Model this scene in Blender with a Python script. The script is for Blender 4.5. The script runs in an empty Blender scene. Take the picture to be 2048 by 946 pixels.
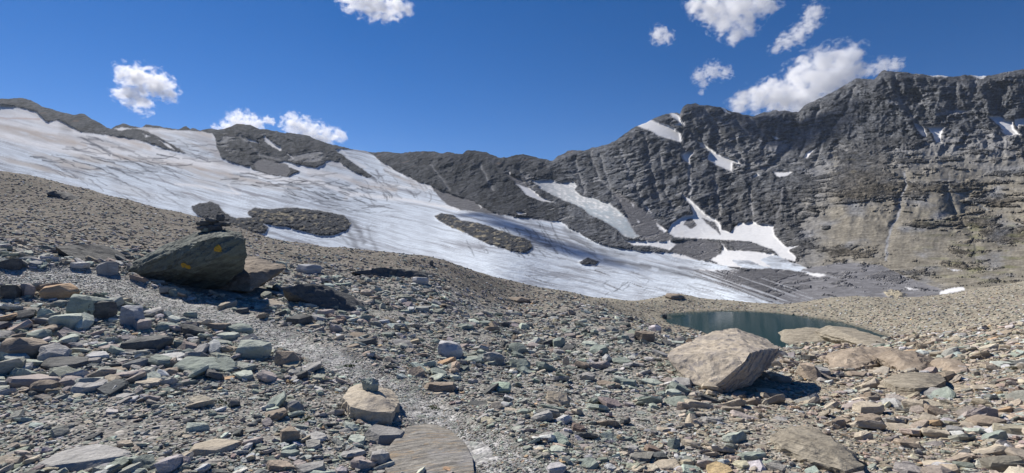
import bpy, bmesh, math, random
import numpy as np
from mathutils import Vector, Matrix, Euler

# ------------------------------------------------------------------ camera, sky, sun, exposure
S = bpy.context.scene
W0, H0, F0 = 2048.0, 946.0, 1024.0          # photograph size and focal length in its pixels
cam = bpy.data.objects.new('camera', bpy.data.cameras.new('camera'))
S.collection.objects.link(cam)
cam.rotation_euler = (math.radians(90), 0, 0)
cam.data.sensor_width = 36.0
cam.data.lens = 36.0 * F0 / W0
cam.data.clip_start = 0.1
cam.data.clip_end = 60000.0
S.camera = cam

SUN_AZ = math.radians(-45)                  # left of the viewing direction (+Y), ahead of the camera
SUN_EL = math.radians(40)
SUNV = np.array([math.sin(SUN_AZ) * math.cos(SUN_EL), math.cos(SUN_AZ) * math.cos(SUN_EL), math.sin(SUN_EL)])
world = bpy.data.worlds.new('World'); S.world = world
world.use_nodes = True
wn, wl = world.node_tree.nodes, world.node_tree.links
wn.clear()
sky = wn.new('ShaderNodeTexSky'); sky.sky_type = 'NISHITA'
sky.sun_disc = False; sky.sun_elevation = SUN_EL; sky.sun_rotation = SUN_AZ
sky.altitude = 3000; sky.air_density = 1.0; sky.dust_density = 0.05; sky.ozone_density = 3.0
hs = wn.new('ShaderNodeHueSaturation'); hs.inputs['Saturation'].default_value = 1.34
bg = wn.new('ShaderNodeBackground'); bg.inputs['Strength'].default_value = 0.058
wo = wn.new('ShaderNodeOutputWorld')
tint = wn.new('ShaderNodeMix'); tint.data_type = 'RGBA'; tint.blend_type = 'MULTIPLY'; tint.inputs[0].default_value = 1.0; tint.inputs[7].default_value = (1.28, 1.04, 1.20, 1)
wl.new(sky.outputs[0], hs.inputs['Color']); wl.new(hs.outputs[0], tint.inputs[6]); wl.new(tint.outputs[2], bg.inputs['Color']); wl.new(bg.outputs[0], wo.inputs['Surface'])
sd = bpy.data.lights.new('sun', 'SUN'); sd.energy = 5.0; sd.angle = math.radians(0.53); sd.color = (1.0, 0.94, 0.855)
sun = bpy.data.objects.new('sun', sd); S.collection.objects.link(sun)
sun.rotation_euler = Vector(-SUNV).to_track_quat('-Z', 'Y').to_euler()
S.view_settings.view_transform = 'Standard'; S.view_settings.look = 'None'
S.view_settings.gamma = 1.0; S.view_settings.exposure = 0.38
S.cycles.volume_bounces = 12
S.cycles.max_bounces = 14
S.cycles.diffuse_bounces = 1

# ------------------------------------------------------------------ helpers
rng = np.random.default_rng(7)
_perm = rng.permutation(256); _perm = np.concatenate([_perm, _perm]).astype(np.int32)
_gr = rng.normal(size=(256, 3)); _gr /= np.linalg.norm(_gr, axis=1)[:, None]; _gr = _gr.astype(np.float32)

def pn(x, y, z=0.0, seed=0):
    x = np.asarray(x, np.float32) + seed * 17.31; y = np.asarray(y, np.float32) - seed * 7.77
    x, y, z = np.broadcast_arrays(x, y, np.asarray(z, np.float32))
    xi = np.floor(x); yi = np.floor(y); zi = np.floor(z)
    fx, fy, fz = x - xi, y - yi, z - zi
    xi = xi.astype(np.int32) & 255; yi = yi.astype(np.int32) & 255; zi = zi.astype(np.int32) & 255
    flat = not np.any(fz)
    def fade(t): return t * t * t * (t * (t * 6 - 15) + 10)
    u, v, w = fade(fx), fade(fy), fade(fz)
    def corner(dx, dy, dz):
        h = _perm[_perm[_perm[(xi + dx) & 255] + ((yi + dy) & 255)] + ((zi + dz) & 255)]
        g = _gr[h]
        return g[..., 0] * (fx - dx) + g[..., 1] * (fy - dy) + g[..., 2] * (fz - dz)
    def plane(dz):
        a = corner(0, 0, dz); b = corner(1, 0, dz); c = corner(0, 1, dz); d = corner(1, 1, dz)
        ab = a + u * (b - a); cd = c + u * (d - c)
        return ab + v * (cd - ab)
    p0 = plane(0)
    if flat: return p0 * 1.6
    p1 = plane(1)
    return (p0 + w * (p1 - p0)) * 1.6

def fbm(x, y, z=0.0, o=4, seed=0, gain=0.5):
    t = 0; a = 1.0; n = 0
    for k in range(o):
        f = 2.03 ** k
        t = t + a * pn(np.asarray(x) * f, np.asarray(y) * f, np.asarray(z) * f, seed + k * 3); n += a; a *= gain
    return t / n

def ridge(x, y, z=0.0, o=3, seed=0, gain=0.5):
    t = 0; a = 1.0; n = 0
    for k in range(o):
        f = 2.03 ** k
        t = t + a * (1 - 2.2 * np.abs(pn(np.asarray(x) * f, np.asarray(y) * f, np.asarray(z) * f, seed + k * 5))); n += a; a *= gain
    return t / n

def smooth(a, b, x):
    t = np.clip((x - a) / (b - a), 0, 1); return t * t * (3 - 2 * t)

def in_poly(px, py, poly):
    P = np.array(poly, float); out = np.zeros(px.shape, bool)
    m = (px >= P[:, 0].min()) & (px <= P[:, 0].max()) & (py >= P[:, 1].min()) & (py <= P[:, 1].max())
    x, y = px[m], py[m]
    r = np.zeros(x.shape, bool)
    for i in range(len(P)):
        x0, y0 = P[i - 1]; x1, y1 = P[i]
        if y0 == y1: continue
        c = ((y0 > y) != (y1 > y)) & (x < (x1 - x0) * (y - y0) / (y1 - y0) + x0)
        r ^= c
    out[m] = r
    return out

def poly_dist(px, py, line, closed=False):
    P = np.array(line, float); d = np.full(px.shape, 1e9)
    n = len(P)
    for i in range(n if closed else n - 1):
        a = P[i]; b = P[(i + 1) % n]; ab = b - a; L = max(ab @ ab, 1e-9)
        t = np.clip(((px - a[0]) * ab[0] + (py - a[1]) * ab[1]) / L, 0, 1)
        d = np.minimum(d, np.hypot(px - a[0] - t * ab[0], py - a[1] - t * ab[1]))
    return d

def tps(pts, vals):
    """thin plate spline through scattered control values"""
    P = np.array(pts, float); n = len(P)
    def U(r2): return np.where(r2 > 1e-12, r2 * np.log(np.maximum(r2, 1e-12)), 0)
    K = U(((P[:, None] - P[None]) ** 2).sum(-1)); A = np.zeros((n + 3, n + 3))
    A[:n, :n] = K + np.eye(n) * 1e-4; A[:n, n] = 1; A[:n, n + 1:] = P; A[n, :n] = 1; A[n + 1:, :n] = P.T
    w = np.linalg.solve(A, np.concatenate([vals, np.zeros(3)]))
    def f(x, y):
        r = w[n] + w[n + 1] * x + w[n + 2] * y
        for i in range(n):
            r = r + w[i] * U((x - P[i, 0]) ** 2 + (y - P[i, 1]) ** 2)
        return r
    return f

def tag(o, label=None, cat=None, group=None, kind=None):
    if label: o['label'] = label
    if cat: o['category'] = cat
    if group: o['group'] = group
    if kind: o['kind'] = kind
    return o

def mesh_obj(name, V, Fc, mat, col=None, smooth_shade=True, parent=None, extra=None):
    """V (n,3); Fc (m,k) indices with k 3 or 4"""
    me = bpy.data.meshes.new(name)
    Fc = np.asarray(Fc, np.int32); k = Fc.shape[1]
    me.vertices.add(len(V)); me.vertices.foreach_set('co', np.asarray(V, np.float32).ravel())
    me.loops.add(Fc.size); me.loops.foreach_set('vertex_index', Fc.ravel())
    me.polygons.add(len(Fc)); me.polygons.foreach_set('loop_start', np.arange(len(Fc), dtype=np.int32) * k)
    me.polygons.foreach_set('use_smooth', np.full(len(Fc), smooth_shade, bool))
    me.update(calc_edges=True)
    if col is not None:
        a = me.color_attributes.new('Col', 'FLOAT_COLOR', 'POINT')
        c = np.ones((len(V), 4), np.float32); c[:, :3] = col; a.data.foreach_set('color', c.ravel())
    for nm, arr in (extra or {}).items():
        a = me.attributes.new(nm, 'FLOAT', 'POINT'); a.data.foreach_set('value', np.asarray(arr, np.float32))
    if mat: me.materials.append(mat)
    o = bpy.data.objects.new(name, me); S.collection.objects.link(o)
    if parent: o.parent = parent
    return o

class NT:
    def __init__(s, name):
        s.m = bpy.data.materials.new(name); s.m.use_nodes = True
        s.t = s.m.node_tree; s.n = s.t.nodes; s.l = s.t.links; s.n.clear()
        s.out = s.n.new('ShaderNodeOutputMaterial')
    def new(s, typ, **kw):
        n = s.n.new(typ)
        for k, v in kw.items():
            if k in n.inputs: s.set(n.inputs[k], v)
            else: setattr(n, k, v)
        return n
    def set(s, sock, v):
        if isinstance(v, bpy.types.NodeSocket): s.l.new(v, sock)
        else: sock.default_value = v
    def math(s, op, a, b=None, c=None, clamp=False):
        n = s.n.new('ShaderNodeMath'); n.operation = op; n.use_clamp = clamp
        for i, v in enumerate((a, b, c)):
            if v is not None: s.set(n.inputs[i], v)
        return n.outputs[0]
    def mix(s, f, a, b, blend='MIX'):
        n = s.n.new('ShaderNodeMix'); n.data_type = 'RGBA'; n.blend_type = blend
        s.set(n.inputs[0], f)
        s.set(n.inputs[6], a if isinstance(a, bpy.types.NodeSocket) else (*a, 1))
        s.set(n.inputs[7], b if isinstance(b, bpy.types.NodeSocket) else (*b, 1))
        return n.outputs[2]
    def ramp(s, f, stops):
        n = s.n.new('ShaderNodeMapRange'); n.clamp = True
        s.set(n.inputs[0], f); n.inputs[1].default_value = stops[0]; n.inputs[2].default_value = stops[1]
        n.inputs[3].default_value = stops[2] if len(stops) > 2 else 0.0
        n.inputs[4].default_value = stops[3] if len(stops) > 3 else 1.0
        return n.outputs[0]
    def noise(s, vec, scale, detail=4, rough=0.55, dist=0.0):
        n = s.n.new('ShaderNodeTexNoise'); s.l.new(vec, n.inputs['Vector'])
        n.inputs['Scale'].default_value = scale; n.inputs['Detail'].default_value = detail
        n.inputs['Roughness'].default_value = rough; n.inputs['Distortion'].default_value = dist
        return n.outputs['Fac']
    def mapping(s, vec, scale=(1, 1, 1), rot=(0, 0, 0)):
        n = s.n.new('ShaderNodeMapping'); s.l.new(vec, n.inputs[0])
        n.inputs['Scale'].default_value = scale; n.inputs['Rotation'].default_value = rot
        return n.outputs[0]
    def bump(s, h, dist, strength=1.0, normal=None):
        n = s.n.new('ShaderNodeBump'); s.set(n.inputs['Height'], h)
        n.inputs['Distance'].default_value = dist; n.inputs['Strength'].default_value = strength
        if normal: s.l.new(normal, n.inputs['Normal'])
        return n.outputs[0]
    def bsdf(s, col, rough=0.9, normal=None, spec=0.3, **kw):
        n = s.n.new('ShaderNodeBsdfPrincipled'); s.set(n.inputs['Base Color'], col if isinstance(col, bpy.types.NodeSocket) else (*col, 1))
        s.set(n.inputs['Roughness'], rough); n.inputs['Specular IOR Level'].default_value = spec
        if normal: s.l.new(normal, n.inputs['Normal'])
        for k, v in kw.items(): s.set(n.inputs[k], v)
        s.l.new(n.outputs[0], s.out.inputs['Surface'])
        return n

def attr_col(t, name='Col'):
    n = t.n.new('ShaderNodeVertexColor'); n.layer_name = name; return n.outputs[0]

# ------------------------------------------------------------------ far terrain: mountains, glacier, snow
SKY = [(-900,260),(-420,215),(-100,200),(0,197),(15,198),(40,195),(60,199),(85,213),(110,220),(150,230),(158,227),(168,228),(190,240),(213,254),(222,257),
 (232,252),(245,247),(270,253),(283,256),(292,248),(320,252),(345,257),(358,258),(366,254),(372,252),(380,258),(386,255),(400,260),(422,256),(435,259),
 (450,257),(473,247),(500,248),(520,258),(535,258),(560,264),(600,267),(620,272),(650,285),(675,291),(700,297),(735,303),(750,304),(770,302),(800,307),
 (828,302),(845,303),(865,302),(885,307),(900,304),(925,308),(932,301),(950,301),(975,305),(1000,315),(1015,314),(1030,309),(1047,308),(1070,313),(1100,320),
 (1106,320),(1115,312),(1135,302),(1148,300),(1170,300),(1200,292),(1230,282),(1262,257),(1275,252),(1305,238),(1325,228),(1350,226),(1361,228),(1366,213),
 (1375,207),(1392,206),(1400,210),(1420,210),(1440,213),(1460,222),(1485,227),(1508,232),(1525,226),(1545,220),(1570,220),(1596,225),(1612,208),(1640,196),
 (1665,184),(1690,171),(1710,156),(1735,158),(1748,158),(1762,143),(1770,140),(1790,143),(1840,147),(1860,150),(1900,152),(1940,150),(1975,152),(2000,146),
 (2048,138),(2200,128),(2470,140),(3000,190)]
CP = [(-900,640,600),(-420,640,500),(0,640,450),(500,640,440),(1000,640,400),(1500,640,380),(1700,640,350),(2048,640,240),(2470,640,200),(3000,640,200),
 (-900,280,2200),(-420,230,2000),(-420,400,900),(0,198,2150),(0,230,1950),(0,300,1400),(0,400,900),(500,500,650),(500,430,850),(250,330,1350),(250,255,2200),(300,290,1800),(450,258,2300),(500,250,2250),(500,345,1550),
 (640,290,2250),(640,340,1700),(740,304,2500),(740,400,1400),(900,440,1150),(900,306,2200),(900,380,1650),(1100,320,2200),(1100,400,1650),(1100,480,1000),(1000,560,520),
 (1250,500,980),(1250,400,1500),(1280,252,2150),(1380,208,2250),(1380,310,1850),(1400,400,1450),(1400,470,1200),(1400,540,820),(1500,590,520),
 (1480,225,2230),(1480,310,1800),(1560,222,2180),(1600,222,2120),(1600,310,1720),(1560,400,1330),(1650,192,2120),(1680,310,1620),(1680,400,1170),(1765,142,2000),(1765,310,1480),(1765,400,1100),
 (1850,150,1900),(1880,310,1400),(1880,400,1050),(1960,150,1860),(2048,140,1840),(2048,310,1320),(2048,400,990),
 (1520,490,1030),(1640,490,950),(1765,490,850),(1900,490,790),(2048,490,730),(1600,580,560),(1765,580,490),(1900,580,430),(2048,580,360),
 (2470,145,1700),(2470,400,900),(2470,580,300),(3000,200,1700),(3000,450,700)]
invd = tps([(x / 500., y / 500.) for x, y, d in CP], np.array([1000. / d for x, y, d in CP]))

cols = np.concatenate([np.arange(-900, -60, 12.), np.arange(-60, 2110, 1.5), np.arange(2110, 3000, 12.)])
NR = 330
tt = np.linspace(0, 1, NR)
skx = np.array([p[0] for p in SKY], float); sky_y = np.array([p[1] for p in SKY], float)
ys = np.interp(cols, skx, sky_y)
ys = ys + 2.2 * fbm(cols / 16., 0 * cols, 0., 4, 3) * (1 + smooth(700, 800, cols) * 0.6) + 1.0 * ridge(cols / 5., 0 * cols + 3.3, 0., 2, 9)
GX = np.repeat(cols[None], NR, 0)
GY = ys[None] + tt[:, None] * (645 - ys[None])
Yd = 1000. / np.clip(invd(GX / 500., GY / 500.), 0.35, 6.0)

wx = GX + 5.0 * fbm(GX / 22., GY / 14., 0., 3, 21); wy = GY + 2.6 * fbm(GX / 18., GY / 10., 0., 3, 31)
ROCK, ICE, SCREE, SNOW0 = 0, 1, 2, 10
cls = np.zeros(GX.shape, np.int16)
G = [
 [(-900,300),(-420,232),(0,208),(40,214),(75,226),(95,245),(112,240),(130,245),(150,258),(165,263),(200,268),(250,275),(290,283),(345,302),(365,306),(385,310),(420,316),(450,322),(475,328),(500,334),(508,340),(540,350),(575,353),(600,343),(560,325),(570,322),(600,330),(632,336),(655,322),(680,325),(700,340),(735,355),(765,368),(850,372),(1100,470),(1700,700),(-900,700)],
 [(268,257),(292,254),(345,259),(400,263),(425,266),(432,280),(436,300),(446,318),(480,334),(400,325),(370,306),(345,290),(320,275),(300,266),(285,260)],
 [(668,299),(705,298),(735,302),(765,325),(800,345),(840,365),(860,370),(895,412),(925,421),(1000,430),(1060,437),(1120,443),(1150,462),(1200,490),(1290,505),(1300,640),(900,600),(730,360),(745,352),(720,335),(700,322),(685,310)],
 [(1100,455),(1160,475),(1230,497),(1290,503),(1350,506),(1420,524),(1480,541),(1540,560),(1600,590),(1640,610),(1500,640),(1200,600)],
 [(1455,502),(1480,515),(1550,510),(1600,530),(1640,547),(1590,544),(1500,537),(1440,532)],
 [(1640,550),(1700,545),(1760,566),(1720,556),(1660,556)],
]
HANG = [(1060,357),(1075,360),(1100,356),(1112,364),(1128,362),(1145,360),(1156,372),(1150,379),(1162,390),(1190,398),(1215,404),(1235,418),(1246,430),(1275,450),(1292,470),(1268,478),(1250,474),(1228,456),(1205,441),(1180,430),(1160,414),(1130,402),(1100,388),(1078,376)]
for p in G: cls[in_poly(wx, wy, p)] = ICE
cls[in_poly(wx, wy, HANG)] = 3
SCR = [
 [(506,325),(525,317),(560,325),(577,330),(580,345),(572,352),(540,348),(515,340)],
 [(1225,380),(1262,398),(1300,430),(1335,465),(1345,480),(1290,481),(1268,462),(1250,430)],
 [(1345,482),(1400,478),(1435,485),(1442,500),(1430,515),(1400,522),(1345,502)],
 [(1470,541),(1540,537),(1600,544),(1650,549),(1690,556),(1760,566),(1830,580),(1850,600),(1900,645),(1560,645),(1640,612),(1560,580),(1500,560)],
 [(1600,540),(1680,525),(1760,530),(1830,560),(1900,585),(2000,600),(2000,645),(1700,645),(1700,560)],
 [(860,372),(880,380),(940,400),(985,425),(1120,442),(1060,436),(1000,429),(925,420),(895,410)],
 [(1010,345),(1040,355),(1070,390),(1050,385),(1020,355)],
]
for p in SCR: cls[in_poly(wx, wy, p)] = SCREE
_t = np.exp(-(poly_dist(GX, GY, [(1400,541),(1470,556),(1540,584),(1630,622)]) / 22.) ** 2) * smooth(1360, 1480, GX)
_s = fbm(GX / 150., (GY - .36 * GX) / 3.2, 0., 3, 611)
cls[(cls == ICE) & (GY > 540) & (_s + .62 * _t > .42)] = SCREE
cls[(cls == SCREE) & (GX > 1440) & (GX < 1640) & (GY > 548) & (_s + .0 * _t < -.20) & (_t > .25)] = ICE
OUT = [
 ('low hump of grey rock poking out of the glacier, left of the larger ochre outcrop', [(384,412),(400,407),(418,403),(437,409),(448,425),(470,436),(500,436),(524,445),(537,456),(528,467),(500,466),(470,460),(430,448),(405,436),(388,424)]),
 ('long dark and ochre rock island in the glacier behind the cairn boulder', [(496,424),(510,416),(540,419),(575,415),(620,419),(660,425),(690,432),(702,447),(690,462),(668,471),(640,471),(600,461),(560,452),(530,448),(503,438)]),
 ('narrow diagonal rib of cream and grey rock in the middle of the glacier', [(870,431),(885,426),(905,430),(922,441),(945,444),(975,451),(1000,461),(1030,471),(1061,481),(1064,495),(1050,507),(1020,501),(980,489),(940,471),(900,453),(877,441)]),
 ('small dark cone of debris standing alone on the lower glacier ice', [(1157,523),(1177,515),(1198,524),(1191,529),(1162,529)]),
 ('pale green ice-smoothed rock hump below the right-hand slope', [(1766,584),(1780,578),(1800,582),(1815,588),(1800,596),(1780,597)]),
]
for i, (l, p) in enumerate(OUT): cls[in_poly(wx, wy, p)] = 4 + i
SN = [
 ('bulging white ice cap draped over the left shoulder of the central peak', [(1274,253),(1290,243),(1305,240),(1325,247),(1345,253),(1362,268),(1366,286),(1340,279),(1315,272),(1300,262)]),
 ('curved snow strip on the skyline just left of the central summit', [(1336,227),(1350,226),(1362,236),(1371,251),(1355,243)]),
 ('tiny snow ledge directly under the skyline strip of the central peak', [(1343,247),(1358,244),(1371,252),(1352,251)]),
 ('short snow streak on the crest just right of the central summit', [(1440,212),(1450,217),(1462,228),(1450,225)]),
 ('ragged snow patch at the head of the thin gully below the white ice cap', [(1360,310),(1376,302),(1384,294),(1388,305),(1379,316),(1379,329),(1368,321)]),
 ('largest wing-shaped snowfield high on the face of the central peak', [(1393,281),(1402,282),(1418,294),(1430,304),(1450,314),(1475,319),(1482,330),(1464,325),(1465,343),(1448,338),(1430,329),(1414,318),(1418,303),(1401,294)]),
 ('small snow crumb hugging the lower left edge of the wing-shaped snowfield', [(1403,315),(1414,312),(1413,319),(1403,319)]),
 ('flat snow patch on the ledge right of the wing-shaped snowfield', [(1545,344),(1562,345),(1586,343),(1575,352),(1558,355),(1550,350)]),
 ('slanting snow sliver at the foot of the shaded gully wall', [(1607,315),(1617,301),(1633,296),(1621,308),(1613,317)]),
 ('tiny snow spot in the hollow between the wing snowfield and the flat ledge patch', [(1505,350),(1515,347),(1520,352),(1508,354)]),
 ('small snow wedge in the upper scree bowl right of the central summit', [(1543,271),(1552,274),(1561,276),(1552,280)]),
 ('pair of thin snow streaks side by side above the upper scree bowl', [(1512,274),(1524,281),(1521,284),(1511,277)]),
 ('broad white avalanche snow cone spreading at the foot of the central gully', [(1360,386),(1378,397),(1392,409),(1415,430),(1440,444),(1444,460),(1462,464),(1480,443),(1490,447),(1500,439),(1515,446),(1530,446),(1547,452),(1549,470),(1560,482),(1572,494),(1597,492),(1578,501),(1591,512),(1592,524),(1562,516),(1545,501),(1500,483),(1445,480),(1400,478),(1350,475),(1333,464),(1345,445),(1370,430),(1387,430),(1380,410)]),
 ('lower white snow tongue stretched below the avalanche cone', [(1440,481),(1446,492),(1441,508),(1419,519),(1440,530),(1485,536),(1462,520),(1500,521),(1528,534),(1542,533),(1520,519),(1552,508),(1500,502),(1455,500),(1449,493)]),
 ('flat white snow bank at the right end of the rocky rib beside dark scree', [(1249,480),(1290,482),(1320,484),(1340,481),(1352,490),(1340,501),(1300,492),(1265,491)]),
 ('tiny snow crumb pair beside the upper end of the dark scree chute', [(1261,404),(1266,407),(1270,417),(1264,413)]),
 ('tiny snow dash in the middle of the row along the dark scree chute', [(1292,414),(1300,418),(1303,428),(1296,422)]),
 ('small snow scrap at the foot of the scree chute left of the avalanche cone', [(1310,445),(1318,450),(1334,461),(1330,466),(1318,459)]),
 ('snow fleck lying alone in the middle of the dark scree chute', [(1273,439),(1280,445),(1277,449)]),
 ('thin white snow streak under the dark scree triangle', [(1341,506),(1370,511),(1392,519),(1370,518),(1345,513)]),
 ('white snow lip at the right tip of the grey ice below the tan slope', [(1608,546),(1640,546),(1655,550),(1640,554),(1622,552)]),
 ('white snow ramp along the left flank of the hanging glacier', [(1030,366),(1045,372),(1062,377),(1080,392),(1112,406),(1080,402),(1052,390)]),
 ('left one of the twin snow tongues high on the right massif', [(1824,243),(1840,248),(1850,258),(1854,275),(1845,273),(1835,260)]),
 ('Y-shaped snow tongue right of its slimmer twin on the right massif', [(1849,252),(1870,251),(1894,249),(1885,262),(1881,280),(1886,286),(1872,285),(1865,268)]),
 ('large stepped snow patch near the right edge of the massif', [(1973,231),(1998,231),(2010,238),(2026,239),(2027,255),(2041,270),(2012,271),(1994,258),(2008,262),(1990,245)]),
 ('striped snow patch at the far right beside the large stepped one', [(2028,238),(2048,235),(2075,240),(2050,251),(2037,250),(2037,258),(2029,250)]),
 ('dotted little snow row under the upper cliffs of the right massif', [(1908,223),(1920,219),(1935,218),(1936,224),(1922,225)]),
 ('thin white cornice on the skyline of the right massif, nearer the summit', [(1854,149),(1880,150),(1902,151),(1890,155),(1865,154)]),
 ('thin white cornice on the skyline of the right massif, farther right', [(1938,149),(1974,151),(1966,158),(1950,155)]),
 ('pinkish old snow patch at the bottom of the right slope', [(1880,583),(1900,576),(1926,573),(1931,580),(1903,586),(1878,590)]),
 ('narrow snow dash left of the pinkish patch near the valley floor', [(1806,573),(1842,579),(1818,580)]),
 ('short snow dash right of the pinkish patch near the valley floor', [(1966,581),(1992,585),(1975,588)]),
 ('lone snow dash on the brown ground above the pinkish patch', [(1894,536),(1925,541),(1905,542)]),
 ('flat snow ledge on the low skyline gap of the left ridge', [(227,257),(245,254),(269,257),(240,262)]),
 ('small snow spot on the dark strip of the left ridge', [(284,266),(301,272),(292,275)]),
 ('slanting snow sliver in the tail of the dark left strip', [(317,279),(335,287),(352,301),(335,294)]),
 ('slim snow streak on the left flank of the dark left-hand peak', [(490,276),(505,279),(520,287),(500,283)]),
 ('tall snow flame on the face of the dark left-hand peak', [(526,268),(540,281),(562,295),(562,303),(540,291),(529,282)]),
 ('small snow chip below the snow flame on the dark left-hand peak', [(573,305),(591,318),(580,314)]),
 ('tiny snow streak on the dark central ridge beside its scree chute', [(1012,338),(1022,347),(1019,349)]),
 ('small snow pocket at the foot of the dark central ridge', [(956,408),(965,414),(962,418)]),
 ('white snow lens where the glacier meets the foot of the rocky rib', [(1032,424),(1045,422),(1052,428),(1036,430)]),
]
sx = GX + 4.0 * fbm(GX / 9., GY / 6., 0., 4, 41, .7); sy = GY + 2.6 * fbm(GX / 8., GY / 5., 0., 4, 51, .7)
for i, (l, p) in enumerate(SN): cls[in_poly(sx, sy, p)] = SNOW0 + i
# grey bare ground inside the avalanche cone
for p in ([(1372,440),(1384,436),(1392,452),(1382,458),(1370,450)], [(1402,436),(1430,446),(1442,470),(1420,452)], [(1455,482),(1500,484),(1545,500),(1540,502),(1470,498)]):
    cls[in_poly(wx, wy, p)] = SCREE

isR = (cls == ROCK); isO = (cls >= 4) & (cls < 10); isS = cls >= SNOW0; isI = (cls == ICE) | (cls == 3)
def soft(m, n=2):
    m = m.astype(np.float32)
    for _ in range(n):
        m[1:-1] = (m[:-2] + 2 * m[1:-1] + m[2:]) / 4; m[:, 1:-1] = (m[:, :-2] + 2 * m[:, 1:-1] + m[:, 2:]) / 4
    return m
# rock / scree balance inside the rock class
right = smooth(1560, 1760, GX)
low = smooth(300, 420, GY)
sl = GY + np.interp(GX, [-900, 700, 1100, 1250, 1560, 1800, 3000], [-300, -120, 0, 30, 110, 130, 130]) * 0.9 + 9 * fbm(GX / 150., GY / 120., 0., 3, 58)
n_out = fbm(GX / 55., sl / 9., 0., 4, 61)
n_big = fbm(GX / 170., sl / 60., 0., 3, 63)
n_out = n_out + 0.6 * fbm(GX / 18., sl / 4.5, 0., 4, 64, .6) + .4 * n_big
lowr = smooth(1560, 1700, GX + .4 * (GY - 400)) * smooth(285, 350, GY + 14 * fbm(GX / 40., GY / 30., 0., 2, 66))
bias_s = -0.30 + 0.62 * lowr - .2 * smooth(1150, 1050, GX)
for cx_, cy_, rx, ry, k in ((1690,460,110,45,.5), (1510,335,55,18,.35), (1655,335,45,42,.35), (1870,290,50,22,.55), (1975,275,60,16,.5), (1060,365,26,30,.5), (1870,420,30,50,.4),
    (610,316,48,12,.9), (1840,505,60,20,.3), (1560,290,26,14,.6), (1930,228,60,8,.3), (450,285,18,30,.6), (1260,350,26,60,.3), (1440,240,20,40,.2), (1545,300,40,16,.3), (1980,300,70,20,.3),
    (1720,370,62,40,-.9), (1725,345,45,40,-.5), (1900,375,75,11,-.75), (1990,402,60,12,-.75), (1925,442,85,15,-.7), (2010,472,60,18,-.7), (1850,452,45,10,-.6), (1910,505,45,7,-.6), (1690,500,85,19,-.75),
    (1640,420,40,12,-.3), (1650,455,16,6,-.9), (1835,388,45,14,-.6), (2020,345,40,9,-.7), (1800,550,60,10,-.7), (1600,485,40,20,-.5), (1940,530,60,7,-.5), (1990,560,50,10,-.3), (1760,250,70,90,-.3)):
    bias_s = bias_s + k * np.exp(-(((GX - cx_) / rx) ** 2 + ((GY - cy_) / ry) ** 2) * 1.1)
scree = smooth(-.10, .12, bias_s - n_out * .9)
scree = np.clip(scree, 0, 1)
cliff = 1 - scree
# relief (metres of depth, scaled with distance)
k_ = Yd / 1700.
gull = ridge(GX / 64. - GY / 170. + 0.5 * fbm(GX / 50., GY / 50., 0., 3, 5), GY / 150. + GX / 300., 0., 4, 71)
n1 = fbm(GX / 60., sl / 15., 0., 4, 81)
n2 = ridge(GX / 34., sl / 7., 0., 4, 91, .62)
n4 = ridge(GX / 11. + 3 * n1, (sl + .25 * GX) / 4.4, 0., 2, 97)
n3 = ridge((GX + .8 * GY) / 38. + 7, (GY - 0.6 * GX) / 60., 0., 3, 93)
hgt = smooth(40, 160, GY - ys[None])
rel = -(36 * gull + 22 * n1 + 24 * n3) * (1 - .6 * lowr) - cliff * ((8 + 6 * n_big) * n2 + 7.5 * n4) - scree * 1.5 * fbm(GX / 7., GY / 3., 0., 3, 96)
rel = rel - 6 * cliff * lowr
GUL = [[(1362,292),(1380,330),(1378,395)], [(1240,300),(1262,350),(1295,425)], [(1468,238),(1490,262),(1512,282)], [(1500,236),(1530,275)], [(1562,235),(1550,270)], [(1600,235),(1580,300),(1530,340)],
 [(1808,345),(1812,370),(1800,400),(1798,430),(1782,455),(1772,520)], [(1893,375),(1905,420),(1930,450),(1948,480),(1950,530)], [(1835,180),(1850,215),(1830,250)], [(1910,170),(1900,215)], [(2000,170),(1990,225)],
 [(1040,340),(1075,395)], [(860,330),(900,380)], [(960,330),(985,380)], [(1150,320),(1170,390)], [(1200,310),(1225,390)], [(1320,300),(1330,380),(1350,420)], [(1290,270),(1300,330),(1320,400)], [(1410,215),(1440,270),(1500,330)], [(1180,305),(1200,360),(1240,400)], [(1640,210),(1620,270),(1600,310)], [(1710,170),(1690,230),(1650,270),(1630,330)], [(1790,150),(1800,200),(1830,240)], [(1950,160),(1940,210)], [(480,270),(520,310),(560,318)], [(1430,350),(1440,430)], [(1500,380),(1505,430)]]
for q_ in GUL:
    rel = rel + 16 * np.exp(-(poly_dist(wx, wy, q_) / 7.) ** 2)
mR = soft(isR, 2); mO = soft(isO, 6); mI = soft(isI, 3)
rel = rel * mR
rel += mO * (-32 - 24 * ridge(GX / 15. + GY / 30., GY / 7., 0., 4, 111, .6) - 8 * fbm(GX / 5., GY / 2.6, 0., 3, 112))
fl = GY - (0.27 * GX - 0.00002 * GX ** 2)
fw = fl + 7 * fbm(GX / 120., GY / 60., 0., 3, 121)
str1 = fbm(GX / 160., fw / 7., 0., 4, 131); str2 = ridge(GX / 70., fw / 3.2, 0., 2, 141)
rel += mI * (-9 * fbm(GX / 120., fw / 40., 0., 3, 151) - 1.6 * str1 - 0.7 * str2)
mS = soft(cls == SCREE, 2)
rel += mS * (-5 * fbm(GX / 40., GY / 14., 0., 4, 161) - 1.6 * fbm(GX / 5., GY / 2.4, 0., 2, 162))
rel *= smooth(0, 0.03, tt)[:, None] * 0.8 + 0.2
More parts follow.
